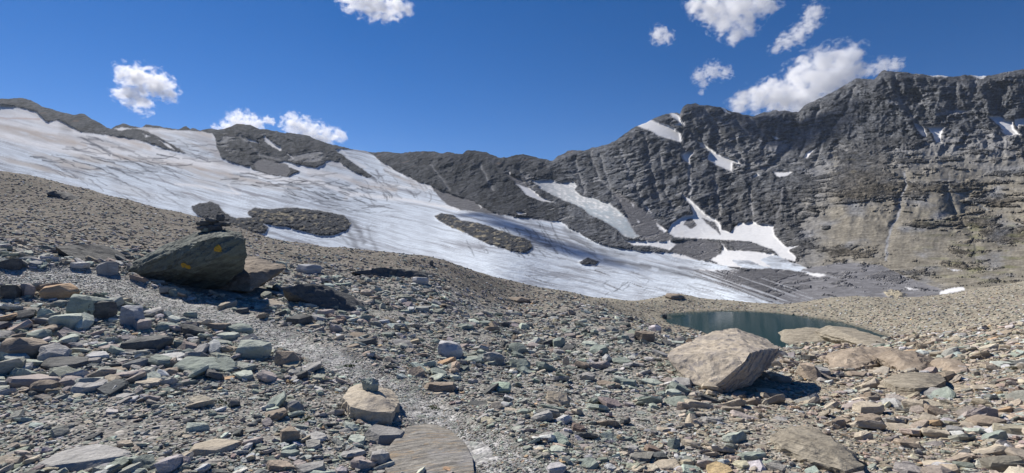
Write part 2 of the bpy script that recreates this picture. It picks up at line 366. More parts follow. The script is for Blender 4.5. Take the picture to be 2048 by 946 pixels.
# spur of the right massif and gully to its left
spur = poly_dist(GX, GY, [(1765,140),(1740,200),(1715,250),(1700,300),(1680,350)])
rel -= 22 * np.exp(-(spur / 45.) ** 2) * mR
gl = poly_dist(GX, GY, [(1596,226),(1600,260),(1580,300),(1560,340)])
rel += 40 * np.exp(-(gl / 30.) ** 2) * mR
Yf = Yd + rel * k_
PX = (GX - 1024) / F0 * Yf; PY = Yf; PZ = (473 - GY) / F0 * Yf

# --- colours (base albedo)
def lerp(a, b, t): return a + (b - a) * t[..., None]
A = lambda *c: np.array(c, np.float32)
warm = np.clip(right * smooth(230, 420, GY) + 0.25 * smooth(1300, 1500, GX) * smooth(330, 420, GY), 0, 1)
warm = warm * smooth(-.5, .3, fbm(GX / 70., sl / 30., 0., 3, 171) + 0.15)
rockc = lerp(A(.125, .132, .145), A(.150, .135, .110), warm)
rockc = rockc * (1 - .48 * smooth(1150, 1050, GX))[..., None]
rockc = rockc * np.clip(1 + 2.1 * fbm(GX / 12., sl / 3.2, 0., 4, 181, .7) + .9 * fbm(GX / 50., sl / 14., 0., 3, 182), .35, 2.0)[..., None]
rockc = lerp(rockc, A(.22, .15, .11), 0.55 * smooth(.28, .6, fbm(GX / 30., sl / 6., 0., 3, 185)) * smooth(40, 10, GY - ys[None]))
screec = lerp(A(.195, .198, .205), A(.195, .180, .150), np.clip(warm * 1.2, 0, 1)) * (1 + 0.5 * fbm(GX / 5., GY / 2.6, 0., 3, 191) + .5 * fbm(GX / 40., GY / 12., 0., 3, 192))[..., None]
crk = smooth(.45, .8, ridge(GX / 30. + .5 * n1, (sl + .12 * GX * (1 - right)) / 3.4, 0., 2, 183)) * smooth(-.3, .2, fbm(GX / 60., GY / 30., 0., 2, 184))
rockc = rockc * (1 - .5 * crk)[..., None]
for q_ in GUL:
    scree = np.maximum(scree, .75 * np.exp(-(poly_dist(wx, wy, q_) / 3.2) ** 2))
rc = lerp(rockc, screec, np.clip(scree * 0.9 + 0.15 * np.clip(gull - 0.2, 0, 1), 0, 1))
rc = lerp(rc, A(.36, .32, .22), 0.5 * smooth(.05, .45, fbm(GX / 26., sl / 8., 0., 3, 195)) * np.exp(-(((GX - 1700) / 55) ** 2 + ((GY - 325) / 26) ** 2)))
# greenish alpine turf low on the right
rc = lerp(rc, A(.15, .155, .075), 0.55 * smooth(.0, .4, fbm(GX / 50., GY / 9., 0., 4, 205) ) * smooth(1780, 1950, GX) * smooth(400, 470, GY) * smooth(590, 540, GY))
STREAM = [([(1808,345),(1812,370),(1800,400),(1798,430),(1782,455),(1775,480),(1772,520)], 2.4, (.33,.34,.36)), ([(1893,375),(1905,420),(1930,450),(1948,480),(1950,520)], 2.0, (.07,.07,.065)),
          ([(1378,330),(1376,352),(1383,375),(1380,395)], 1.8, (.42,.43,.45)), ([(1890,370),(1930,395),(1975,420)], 1.5, (.26,.27,.27)),
          ([(1500,395),(1505,430)], 1.5, (.3,.3,.31)), ([(1566,375),(1560,410),(1550,450)], 1.6, (.28,.28,.29)), ([(1900,345),(1895,400)], 1.5, (.3,.29,.27)),
          ([(1240,300),(1255,340),(1270,400)], 1.6, (.22,.23,.25)), ([(1620,400),(1600,430),(1570,460)], 1.5, (.3,.29,.27))]
for ln, w, c in STREAM:
    d = poly_dist(wx, wy, ln); rc = lerp(rc, A(*c), 0.75 * np.exp(-(d / w) ** 2))
# ice
ice = np.zeros(GX.shape + (3,), np.float32) + A(.60, .66, .725)
ice = lerp(ice, A(.66, .65, .64), smooth(330, 250, GY + 0.0 * GX) * 0.35)
dirt = smooth(.05, .5, str1 * 1.7) * 0.45 + smooth(.25, .8, str2) * 0.4 + 0.10 * fbm(GX / 30., fw / 14., 0., 3, 211)
dirt = dirt * (0.55 + 0.5 * smooth(-.2, .4, fbm(GX / 200., GY / 50., 0., 2, 213)))
ice = lerp(ice, A(.22, .22, .24), np.clip(dirt * 1.3, 0, .8))
brown = smooth(700, 560, GX) * smooth(420, 330, fl + .27 * GX) * smooth(-.15, .4, fbm(GX / 150., fw / 16., 0., 3, 221))
ice = lerp(ice, A(.46, .41, .36), np.clip(brown * 0.75, 0, 1))
def stroke(ln, w, c, k=1.0, ragged=0.5):
    global ice
    x0 = min(p[0] for p in ln) - 4 * w; x1 = max(p[0] for p in ln) + 4 * w
    j0, j1 = np.searchsorted(cols, [x0, x1])
    if j1 <= j0: return
    sl_ = np.s_[:, j0:j1]
    d = poly_dist(wx[sl_], wy[sl_], ln)
    m = np.exp(-(d / w) ** 2) * k * (1 - ragged + ragged * smooth(-.3, .3, fbm(GX[sl_] / 25., fw[sl_] / 3., 0., 3, 231)))
    ice[sl_] = lerp(ice[sl_], A(*c), np.clip(m, 0, 1))
WH = (.72, .72, .725); BR = (.46, .39, .33); DK = (.07, .075, .085); GR = (.16, .165, .18)
for ln, w, c, k in [
    ([(-60,215),(0,225),(60,232),(110,250)], 13, WH, .9), ([(-60,235),(0,243),(90,262),(150,282),(240,300),(330,322),(420,330)], 7, WH, .9),
    ([(-60,262),(0,268),(80,290),(160,302),(230,312)], 9, WH, 1), ([(150,264),(210,275),(280,290),(340,312),(420,330),(480,342),(560,360),(640,362)], 7, WH, .95),
    ([(0,252),(60,262),(120,274),(170,290)], 4, BR, .7), ([(60,268),(100,280),(150,288)], 5, BR, .7), ([(120,270),(180,280),(240,295),(280,296)], 6, (.45,.42,.40), .7),
    ([(220,272),(270,285),(300,296)], 5, BR, .7), ([(230,312),(300,322),(380,334),(460,348)], 6, BR, .55), ([(0,236),(80,238)], 1.6, (.5,.38,.33), .8),
    ([(400,338),(470,352),(540,368),(600,378)], 3, BR, .5), ([(620,345),(680,352),(730,372),(790,380)], 5, BR, .7), ([(560,330),(600,340),(660,350),(700,356)], 6, WH, .9),
    ([(640,365),(690,385),(740,392),(800,398),(860,408),(920,418)], 4, WH, 1), ([(600,362),(650,372),(720,376)], 3, WH, .8), ([(690,398),(700,390),(720,388)], 4, WH, 1),
    ([(655,322),(690,332),(720,345)], 6, BR, .5), ([(685,302),(700,318),(730,335)], 3, WH, .8), ([(765,325),(800,345),(840,366),(862,378)], 3.5, WH, .8),
    ([(770,340),(800,355),(850,380)], 4, BR, .5), ([(350,368),(400,372),(440,382),(480,388)], 2.5, WH, .9), ([(455,370),(475,386)], 2, WH, .9),
    ([(300,262),(350,262),(410,268),(430,275)], 3, WH, .8), ([(390,270),(425,290),(435,315)], 8, (.42,.41,.42), .8), ([(400,266),(420,272)], 5, BR, .6),
    ([(730,360),(760,368),(830,376)], 3, WH, .7), ([(860,372),(885,395),(905,412)], 2, WH, .6),
    ([(1010,436),(1080,440),(1130,452)], 1.5, WH, .8), ([(1190,478),(1215,484),(1240,492)], 1.8, WH, .8),
    ([(1130,460),(1160,480),(1210,505),(1270,515)], 7, GR, .75), ([(1110,470),(1150,492),(1190,510)], 4, GR, .6), ([(1210,520),(1260,527),(1300,535)], 4, GR, .9),
    ([(700,440),(718,460),(728,485)], 5, GR, .9), ([(690,450),(705,475),(712,492)], 6, GR, .7), ([(735,455),(745,485),(752,500)], 4, GR, .5), ([(680,470),(700,492),(740,500)], 3, GR, .6),
    ([(1320,540),(1380,552),(1440,566),(1500,585),(1560,608)], 3.5, DK, .6), ([(1350,545),(1420,562),(1480,585),(1520,605)], 2, DK, .5), ([(1360,535),(1440,550),(1520,570),(1600,600)], 4, GR, .7),
    ([(1440,555),(1520,578),(1590,606)], 2, DK, .7), ([(1280,528),(1340,540),(1400,550)], 3, GR, .7), ([(1240,512),(1300,520),(1400,535),(1480,545)], 3, (.5,.53,.57), .8),
    ([(1400,541),(1440,541),(1480,543)], 2, WH, .8), ([(940,425),(1000,432),(1060,440)], 4, GR, .4),
    ([(1480,520),(1520,528),(1560,530)], 4, GR, .5), ([(1500,510),(1560,522)], 3, GR, .3), ([(1640,550),(1700,549),(1750,562)], 6, GR, .8),
    ]: stroke(ln, w, c, k, 0.35)
rs = random.Random(5)
def crev(n, bx, by, ang, L, w=0.9, c=DK, k=.75, curve=.3):
    w *= 1.12; k = min(1, k * 1.6); n = int(n * 1.7)
    for _ in range(n):
        x = rs.uniform(*bx); y = rs.uniform(*by); a = ang + rs.gauss(0, .12); l = L * rs.uniform(.4, 1.3); cv = rs.gauss(0, curve) / L
        ln = []
        for i in range(6):
            ln.append((x, y)); x += math.cos(a) * l / 5; y += math.sin(a) * l / 5; a += cv * l / 5
        stroke(ln, w * rs.uniform(.8, 1.4), c, k * rs.uniform(.5, 1), 0.5)
crev(26, (60, 340), (308, 350), .25, 60); crev(14, (20, 250), (330, 400), .5, 45, .9, GR); crev(22, (440, 640), (345, 372), .1, 45)
crev(30, (560, 720), (365, 400), .3, 32); crev(34, (720, 860), (320, 395), .75, 22, 1.0, GR, .8, .9); crev(22, (300, 425), (275, 325), .1, 30, .9, GR)
crev(26, (930, 1140), (440, 500), .9, 22, .9, DK, .7); crev(22, (1000, 1200), (450, 510), .35, 40, .9, GR, .7); crev(8, (1340, 1500), (555, 600), .35, 60, .7, GR, .5)
crev(14, (620, 800), (400, 430), .1, 40, .8, GR, .6); crev(12, (140, 380), (350, 420), .45, 50, .8, GR, .5); crev(10, (120, 300), (270, 300), .25, 60, 1.1, GR, .7)
crev(12, (1380, 1600), (515, 536), .15, 40, .9, GR, .7); crev(16, (1000, 1400), (530, 590), .12, 60, .8, GR, .45); crev(18, (560, 1000), (440, 560), .15, 45, .8, (.5,.54,.6), .6)
crev(6, (1190, 1300), (565, 590), -.6, 14, .8, DK, .7)
hang = lerp(ice * 0 + A(.36, .42, .46), A(.64, .64, .64), smooth(.0, .35, fbm(GX / 20., (GY - .4 * GX) / 5., 0., 3, 241) + .55 * smooth(415, 365, GY - 0.25 * (GX - 1100))))
hang = lerp(hang, A(.33, .36, .38), .7 * smooth(.15, .5, ridge(GX / 12., (GY - .3 * GX) / 3.5, 0., 2, 243)) + .6 * smooth(1240, 1290, GX))
scol = (A(.165, .165, .175) + np.zeros_like(ice)) * (1 + .28 * fbm(GX / 30., GY / 5., 0., 5, 251, .65))[..., None]
scol = lerp(scol, A(.45, .47, .50), .5 * smooth(.25, .5, fbm(GX / 60., (GY - .28 * GX) / 3., 0., 3, 253)) * smooth(1760, 1640, GX) * smooth(535, 560, GY))
outc = lerp((A(.075, .08, .09) + np.zeros_like(ice)), A(.33, .295, .22), smooth(.12, .45, fbm(GX / 12., GY / 5., 0., 4, 261) + .12 * smooth(840, 880, GX) + 0.3 * np.exp(-(((GX - 560) / 60) ** 2 + ((GY - 432) / 9) ** 2)) - .2 * smooth(480, 440, GX) - .3 * smooth(1140, 1160, GX) + .6 * smooth(1700, 1760, GX)))
outc = outc * (1 + .8 * fbm(GX / 5., GY / 2.5, 0., 2, 263))[..., None]
snow = lerp(A(.66, .665, .67) + np.zeros_like(ice), A(.62, .61, .60), .7 * smooth(.0, .45, fbm(GX / 25., GY / 8., 0., 3, 271)) * (smooth(1480, 1420, GX) * smooth(420, 440, GY)))
col = rc.copy()
col[isI] = ice[isI]; col[cls == 3] = hang[cls == 3]; col[cls == SCREE] = scol[cls == SCREE]; col[isO] = outc[isO]; col[isS] = snow[isS]
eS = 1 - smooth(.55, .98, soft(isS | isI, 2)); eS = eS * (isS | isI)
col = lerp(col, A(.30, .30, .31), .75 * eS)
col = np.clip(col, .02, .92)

# back side behind the skyline
NB = 7
bY = np.array([20, 60, 140, 300, 600, 1000, 1500.])[::-1]; bz = np.array([6, 30, 90, 220, 480, 800, 1200.])[::-1]
BX = PX[0][None] * (1 + bY[:, None] / PY[0][None] * .2); BY = PY[0][None] + bY[:, None]; BZ = PZ[0][None] - bz[:, None] + 12 * fbm(cols[None] / 20., bY[:, None] / 50., 0., 3, 5)
FX = np.concatenate([BX, PX]); FY = np.concatenate([BY, PY]); FZ = np.concatenate([BZ, PZ])
FC = np.concatenate([np.repeat(rockc[:1], NB, 0), col]); FK = np.concatenate([np.zeros((NB, len(cols)), np.int16), cls])
FS = np.concatenate([np.zeros((NB, len(cols))), scree])
nr, nc = FX.shape
idx = np.arange(nr * nc).reshape(nr, nc)
quads = np.stack([idx[1:, :-1], idx[1:, 1:], idx[:-1, 1:], idx[:-1, :-1]], -1).reshape(-1, 4)
qk = FK[1:, :-1].reshape(-1).copy()
qx = np.repeat(cols[None, :-1], nr - 1, 0).reshape(-1)
part = qk.astype(np.int32).copy()
m0 = qk == 0
for i, e in enumerate((-1e9, 748, 1108, 1598)): part[m0 & (qx >= e)] = 100 + i
# crest cornices sit partly on the skyline; scree of different slopes split by place
ms = qk == SCREE
part[ms & (qx < 700)] = 200; part[ms & (qx >= 700) & (qx < 1150)] = 201; part[ms & (qx >= 1150) & (qx < 1460)] = 202; part[ms & (qx >= 1460)] = 203
FV = np.stack([FX, FY, FZ], -1).reshape(-1, 3); FCf = FC.reshape(-1, 3); FSf = FS.reshape(-1)

def far_mat(name, rockish):
    t = NT(name); c = attr_col(t)
    g = t.new('ShaderNodeNewGeometry').outputs['Position']
    if rockish:
        mp = t.mapping(t.mapping(g, (1, 1, 1), (0.12, 0.14, 0)), (1, 1, 2.6))
        n = t.noise(mp, 0.06, 7, 0.7, .5); n2 = t.noise(mp, 0.4, 3, .6)
        f = t.ramp(n, (.3, .7, .62, 1.38)); f2 = t.ramp(n2, (.3, .7, .8, 1.2))
        cc = t.mix(1.0, c, t.math('MULTIPLY', f, f2), 'MULTIPLY')
        sc = t.new('ShaderNodeAttribute', attribute_name='scree').outputs['Fac']
        h = t.math('MULTIPLY', t.math('ADD', n, t.math('MULTIPLY', n2, .25)), t.ramp(sc, (0, 1, 1.0, .08)))
        nm = t.bump(h, 18.0, 0.85)
        t.bsdf(cc, 1.0, nm, .05)
    else:
        mp = t.mapping(g, (1, 1, 2.2), (0, 0, .5))
        n = t.noise(mp, 0.09, 6, 0.6); n2 = t.noise(g, 0.5, 3, .6)
        cc = t.mix(1.0, c, t.math('MULTIPLY', t.ramp(n, (.3, .7, .93, 1.05)), t.ramp(n2, (.3, .7, .95, 1.04))), 'MULTIPLY')
        nm = t.bump(n, 2.5, 0.7)
        t.bsdf(cc, 1.0, nm, .0)
    return t.m
M_rockfar = far_mat('mountain_rock', True); M_ice = far_mat('glacier_ice', False); M_snow = far_mat('old_snow', False)

def far_part(code, name, mat):
    q = quads[part == code]
    if not len(q): return None
    u, inv = np.unique(q, return_inverse=True)
    o = mesh_obj(name, FV[u], inv.reshape(-1, 4), mat, FCf[u], True, None, {'scree': FSf[u]})
    return o
for i, lb in enumerate(['dark rock ridge of the left skyline above the wide glacier', 'dark jagged middle ridge between the two glaciers', 'central grey banded peak with white ice caps', 'broad brown-grey right massif with the highest summit']):
    tag(far_part(100 + i, 'mountain', M_rockfar), lb, 'mountain', None, 'structure')
tag(far_part(ICE, 'glacier', M_ice), 'wide grey-white glacier with dirt bands and crevasses filling the valley', 'glacier', None, 'structure')
tag(far_part(3, 'hanging_glacier', M_ice), 'small hanging glacier between the middle ridge and the central peak', 'glacier', None, 'structure')
for c in (200, 201, 202, 203):
    tag(far_part(c, 'scree_slope', M_rockfar), ['small grey scree lobe under the dark left peak', 'grey scree chute at the foot of the middle ridge', 'dark grey scree beside the avalanche snow cone', 'dark gravelly moraine at the foot of the right massif'][c - 200], 'scree', None, 'structure')
for i, (lb, p) in enumerate(OUT):
    o = far_part(4 + i, 'rock_outcrop', M_rockfar)
    if o: tag(o, lb, 'rock outcrop')
for i, (lb, p) in enumerate(SN):
    o = far_part(SNOW0 + i, 'snow_patch', M_snow)
    if o: tag(o, lb, 'snow patch', 'snow patches on the mountain faces')
#FOREGROUND
# ------------------------------------------------------------------ near ground: moraine with the path and the tarn
ZL = -5.5
NP = [(0,946,3.2),(512,946,3.2),(1024,946,3.25),(1536,946,3.35),(2048,946,3.45),(-600,946,3.2),(2650,946,3.4),(-600,1600,1.4),(1024,1700,1.3),(2650,1700,1.3),
 (-600,640,6.5),(0,800,4.45),(500,800,4.75),(900,800,5.3),(1250,800,5.9),(1536,850,4.9),(1800,850,5.0),(2048,800,6.1),(2650,800,6.2),
 (0,650,7.0),(300,650,7.5),(0,545,9.2),(-600,500,10),(200,545,10.2),(370,575,11),(560,625,9.4),(740,700,7.0),(1024,700,9.2),(1024,650,14),(1300,680,11.5),(1450,785,7.0),(1700,750,9.3),
 (100,490,14.5),(0,470,17),(390,480,25),(0,400,32),(-600,300,35),(600,585,12.5),(600,545,18),(700,560,18),(860,560,20),(900,600,17),(1024,610,24),(1160,620,22),(1240,640,19),
 (1260,612,33),(1540,692,21.5),(1600,680,23),(1800,705,16),(1960,700,13),(2048,700,11),(2048,640,20),(2048,610,30),(1900,640,28),(2650,700,11),(2650,600,30),
 (1310,640,31.),(1380,660,28.5)]
CR = [(-900,215,40),(-600,250,42),(-300,290,44),(0,347,44),(100,366,44),(200,393,43),(300,422,42),(390,449,41),(487,472,40),(520,482,39),(560,496,38),(620,514,37),(680,517,34),(760,512,31),(830,515,31),(870,521,32),(920,535,32),(1000,558,34),
      (1080,580,36),(1160,592,38),(1220,597,39),(1280,598,40),(1350,589,43),(1400,596,43),(1480,603,41.5),(1560,611,40.5),(1620,602,42),(1700,597,43.5),(1780,600,44),(1880,597,48),(1960,585,52),(2048,570,55),(2300,550,55),(2650,540,55),(3000,540,55)]
crx = np.array([c[0] for c in CR], float)
def pw(x, y, Y): return np.array([(x - 1024) / F0 * Y, Y, (473 - y) / F0 * Y])
def polar(P): return np.arctan2(P[0], P[1]), math.log(math.hypot(P[0], P[1])), P[2] / math.hypot(P[0], P[1])
_c = []
for x, y, Y in NP: _c.append(polar(pw(x, y, Y)))
for x, y, Y in CR:
    p = pw(x, y, Y); _c.append(polar(p))
    q = p * 1.15; q[2] = p[2] - 0.9 - 0.05 * Y * .5; _c.append(polar(q))
    q = p * 1.6; q[2] = p[2] - 10; _c.append(polar(q))
_a = np.array([(c[0] * 2.2, c[1]) for c in _c]); ef = tps(_a, np.array([c[2] for c in _c]))
LAKE_PX = [(1322,632),(1340,627),(1380,624),(1440,622),(1500,622.5),(1560,627),(1610,633),(1640,638),(1680,644),(1720,655),(1770,672),(1800,690),(1740,690),(1690,672),(1640,668),(1600,674),(1560,700),(1480,690),(1420,668),(1380,655),(1340,648)]
LAKE = [((x - 1024) / F0 * (ZL * F0 / (473 - y)), ZL * F0 / (473 - y)) for x, y in LAKE_PX]
azs = np.concatenate([np.radians(np.arange(-80, -49, 0.5)), np.radians(np.arange(-49, 49, 0.09)), np.radians(np.arange(49, 80.1, 0.5))])
lrs = np.concatenate([np.linspace(math.log(1.0), math.log(24.), 330, endpoint=False), np.linspace(math.log(24.), math.log(56.), 260, endpoint=False), np.linspace(math.log(56.), math.log(92.), 30)])
AZ, LR = np.meshgrid(azs, lrs)
R = np.exp(LR)
E = ef(AZ * 2.2, LR)
GXw = R * np.sin(AZ); GYw = R * np.cos(AZ); GZ = E * R
ramp_n = np.clip(R / 12., .15, 1)
GZ += 0.22 * ramp_n * fbm(GXw / 3.1, GYw / 3.1, 0., 4, 301) + 0.02 * fbm(GXw / .5, GYw / .5, 0., 3, 305)
crY = np.interp(GXw / np.maximum(GYw, .1) * F0 + 1024, crx, [c[2] for c in CR])
ld = poly_dist(GXw, GYw, LAKE, True); lin = in_poly(GXw, GYw, LAKE); ld = np.where(lin, -ld, ld)
shore = ZL + np.where(ld > 0, .11 * ld, .3 * np.maximum(ld, -3)) + .04 * fbm(GXw / .8, GYw / .8, 0., 3, 311)
wl_ = np.exp(-(np.maximum(ld, 0) / 3.2) ** 2)
GZ = GZ * (1 - wl_) + shore * wl_
outm = (ld > 1.0) & (R < 70) & (GYw < crY)
GZ = np.where(outm & (GZ < ZL + .08), ZL + .08 + .03 * fbm(GXw, GYw, 0., 2, 5), GZ)
# path
PATH_PX = [(-200,560),(0,556),(60,556),(150,556),(225,568),(300,590),(370,615),(450,640),(540,664),(620,694),(690,725),(760,762),(825,802),(885,848),(945,892),(1000,940),(1060,1000),(1160,1100)]
def gz_at(x, y):
    x = np.asarray(x, float); y = np.asarray(y, float)
    a = np.arctan2(x, y); l = np.log(np.maximum(np.hypot(x, y), 1.001))
    i = np.clip(np.interp(l, lrs, np.arange(len(lrs))), 0, len(lrs) - 1.001); j = np.clip(np.interp(a, azs, np.arange(len(azs))), 0, len(azs) - 1.001)
    i0 = i.astype(int); j0 = j.astype(int); fi = i - i0; fj = j - j0
    return (GZ[i0, j0] * (1 - fi) * (1 - fj) + GZ[i0 + 1, j0] * fi * (1 - fj) + GZ[i0, j0 + 1] * (1 - fi) * fj + GZ[i0 + 1, j0 + 1] * fi * fj)
_ts = np.exp(np.linspace(math.log(1.2), math.log(60.), 1400))
def hit(px, py):
    """first point of the ground seen along the direction of photo pixel (px, py)"""
    dx = (px - 1024) / F0; X = dx * _ts; z = gz_at(X, _ts)
    f = z - (473 - py) / F0 * _ts
    k = np.argmax(f > 0)
    if f[k] <= 0: k = int(np.argmax(z / _ts))
    Y = _ts[k]
    return np.array([dx * Y, Y, z[k]])
def nrm_at(x, y):
    h = 0.15 + 0.01 * math.hypot(x, y)
    return Vector((-(gz_at(x + h, y) - gz_at(x - h, y)) / (2 * h), -(gz_at(x, y + h) - gz_at(x, y - h)) / (2 * h), 1)).normalized()
PATH = [tuple(hit(max(-600, x), y)[:2]) for x, y in PATH_PX]
pd = poly_dist(GXw, GYw, PATH)
pw_ = 0.22 + 0.22 * smooth(7, 11, R) + .25 * smooth(8, 12, R) * smooth(-3, -8, GXw) + .10 * fbm(GXw / .7, GYw / .7, 0., 3, 321)
onpath = smooth(pw_ + .12, pw_ - .05, pd)
GZ -= 0.05 * onpath
ppx = GXw / np.maximum(GYw, .3) * F0 + 1024; ppy = 473 - GZ / np.maximum(GYw, .3) * F0
# base colours of the gravel
g_base = lerp(A(.275, .262, .24) + np.zeros(AZ.shape + (3,), np.float32), A(.34, .295, .23), smooth(.5, 3.5, GXw - 0.12 * GYw + 1.2 * fbm(GXw / 4., GYw / 4., 0., 2, 331)))
hill = smooth(17, 24, R) * smooth(.3, -.05, AZ)
g_base = lerp(g_base, A(.20, .178, .152), np.maximum(smooth(13, 18, R) * smooth(-.35, -.6, AZ), hill))
g_base = lerp(g_base, A(.30, .27, .215), smooth(20, 30, R) * smooth(0., .2, AZ))
g_base = lerp(g_base, A(.335, .333, .327), onpath * .95)
g_base = g_base * np.clip(1 + .35 * fbm(GXw / 1.7, GYw / 1.7, 0., 5, 341, .7), .5, 1.5)[..., None]
wet = smooth(.5, .0, ld); g_base = lerp(g_base, A(.10, .095, .08), wet * .7)
t = NT('gravel_ground'); c = attr_col(t); P = t.new('ShaderNodeNewGeometry').outputs['Position']
def vor(scale, rand=1.0):
    v = t.n.new('ShaderNodeTexVoronoi'); t.l.new(P, v.inputs['Vector']); v.inputs['Scale'].default_value = scale; v.inputs['Randomness'].default_value = rand; return v
v1 = vor(42); v2 = vor(13); v3 = vor(4.5)
sep1 = t.n.new('ShaderNodeSeparateColor'); t.l.new(v1.outputs['Color'], sep1.inputs[0])
sep2 = t.n.new('ShaderNodeSeparateColor'); t.l.new(v2.outputs['Color'], sep2.inputs[0])
sep3 = t.n.new('ShaderNodeSeparateColor'); t.l.new(v3.outputs['Color'], sep3.inputs[0])
f = t.math('MULTIPLY', t.math('MULTIPLY', t.ramp(sep1.outputs[0], (0, 1, .7, 1.3)), t.ramp(sep2.outputs[0], (0, 1, .68, 1.32))), t.ramp(sep3.outputs[0], (0, 1, .85, 1.15)))
cc = t.mix(1.0, c, f, 'MULTIPLY')
cc = t.mix(t.ramp(sep2.outputs[1], (.7, 1, 0, .5)), cc, (.19, .24, .20))
h = t.math('ADD', t.math('MULTIPLY', v1.outputs['Distance'], -1.0), t.math('MULTIPLY', v2.outputs['Distance'], -2.5))
h = t.math('ADD', h, t.math('MULTIPLY', sep2.outputs[2], .8))
t.bsdf(cc, 1.0, t.bump(h, .01, .8), .05); M_gravel = t.m
GV = np.stack([GXw, GYw, GZ], -1).reshape(-1, 3)
nr2, nc2 = AZ.shape; ix = np.arange(nr2 * nc2).reshape(nr2, nc2)
gq = np.stack([ix[:-1, :-1], ix[:-1, 1:], ix[1:, 1:], ix[1:, :-1]], -1).reshape(-1, 4)
isp = (onpath[:-1, :-1] > .5).reshape(-1)
def grid_part(m, name):
    u, inv = np.unique(gq[m], return_inverse=True)
    return mesh_obj(name, GV[u], inv.reshape(-1, 4), M_gravel, g_base.reshape(-1, 3)[u])
tag(grid_part(~isp, 'ground'), 'stony moraine ground with grey, green and tan rubble', 'ground', None, 'structure')
tag(grid_part(isp, 'path'), 'narrow grey gravel footpath winding down past the cairn boulder', 'path', None, 'structure')
# ground under and behind the camera
n = 64; an = np.linspace(0, 2 * math.pi, n, endpoint=False)
ring = [(0, 0, -1.62)] + [(1.02 * math.sin(a), 1.02 * math.cos(a), -1.60 if abs((a + math.pi) % (2 * math.pi) - math.pi) > 1.4 else float(gz_at(1.02 * math.sin(a), 1.02 * math.cos(a))) - .005) for a in an] + \
       [(60 * math.sin(a), 60 * math.cos(a), -1.9 - 5 * (math.sin(a))) for a in an if math.cos(a) < .16]
rv = ring[:1 + n]; fcs = [(0, 1 + (i + 1) % n, 1 + i) for i in range(n)]
back = [a for a in an if math.cos(a) < .16]; b0 = len(rv)
e_l, e_r = float(gz_at(90 * math.sin(azs[0]), 90 * math.cos(azs[0]))), 0
for a in back: rv.append((90 * math.sin(a), 90 * math.cos(a), -3.0 - 4 * math.sin(a)))
ids = [1 + i for i, a in enumerate(an) if math.cos(a) < .16]
for k in range(len(ids) - 1): fcs += [(ids[k], ids[k + 1], b0 + k + 1), (ids[k], b0 + k + 1, b0 + k)]
tag(mesh_obj('ground', np.array(rv), np.array(fcs), M_gravel, np.full((len(rv), 3), .2)), 'stony ground underfoot beside the path', 'ground', None, 'structure')

# tarn
t = NT('tarn_water'); P = t.new('ShaderNodeNewGeometry').outputs['Position']
nz = t.noise(t.mapping(P, (1, 3.0, 1)), 2.2, 3, .6)
t.bsdf((.022, .055, .060), .05, t.bump(nz, .02, .12), .5, IOR=1.33); M_water = t.m
lx = [p[0] for p in LAKE]; ly = [p[1] for p in LAKE]
me = bpy.data.meshes.new('water'); bm = bmesh.new()
cx_, cy_ = sum(lx) / len(lx), sum(ly) / len(ly)
vs = [bm.verts.new((cx_ + (x - cx_) * 1.05, cy_ + (y - cy_) * 1.10, ZL)) for x, y in LAKE]
bm.faces.new(vs); bmesh.ops.recalc_face_normals(bm, faces=bm.faces); bm.normal_update()
if bm.faces[:][0].normal.z < 0: bmesh.ops.reverse_faces(bm, faces=bm.faces[:])
bm.to_mesh(me); bm.free(); me.materials.append(M_water)
lake = bpy.data.objects.new('water', me); S.collection.objects.link(lake)
tag(lake, 'small dark teal tarn reflecting the clouds below the glacier', 'lake', None, 'structure')

# ------------------------------------------------------------------ rocks
def rock_mat(name, a, b, strata=.6, dip=(.35, .25), lichen=None, vein=None, rnd=.0, scale=1.0):
    t = NT(name); T = t.new('ShaderNodeTexCoord').outputs['Object']
    mp = t.mapping(t.mapping(T, (1, 1, 1), (dip[0], dip[1], 0)), (1.2 * scale, 1.2 * scale, 9 * scale))
    n1 = t.noise(mp, 1.6, 6, .62, .4); n2 = t.noise(T, 9 * scale, 6, .65); n3 = t.noise(T, 2.2 * scale, 4, .55); n4 = t.noise(T, 45 * scale, 3, .6)
    cc = t.mix(t.ramp(n1, (.36, .64)), a, b)
    cc = t.mix(1.0, cc, t.math('MULTIPLY', t.ramp(n2, (.25, .75, .70, 1.3)), t.ramp(n4, (.3, .7, .82, 1.18))), 'MULTIPLY')
    if lichen: cc = t.mix(t.ramp(n3, (.52, .66, 0, .75)), cc, lichen)
    if vein:
        vz = t.noise(t.mapping(t.mapping(T, (1, 1, 1), (dip[0], dip[1], 0)), (.7, .7, 5)), 2.4, 4, .5, 1.0)
        cc = t.mix(t.ramp(t.math('ABSOLUTE', t.math('SUBTRACT', vz, .53)), (.0, .022, .8, 0)), cc, vein)
    if rnd:
        r_ = t.new('ShaderNodeObjectInfo').outputs['Random']
        cc = t.mix(1.0, cc, t.ramp(r_, (0, 1, 1 - rnd, 1 + rnd)), 'MULTIPLY')
    h = t.math('ADD', t.math('MULTIPLY', n1, strata), t.math('ADD', t.math('MULTIPLY', n2, .5), t.math('MULTIPLY', n4, .12)))
    t.bsdf(cc, .88, t.bump(h, .05 / scale, .9), .2)
    return t.m
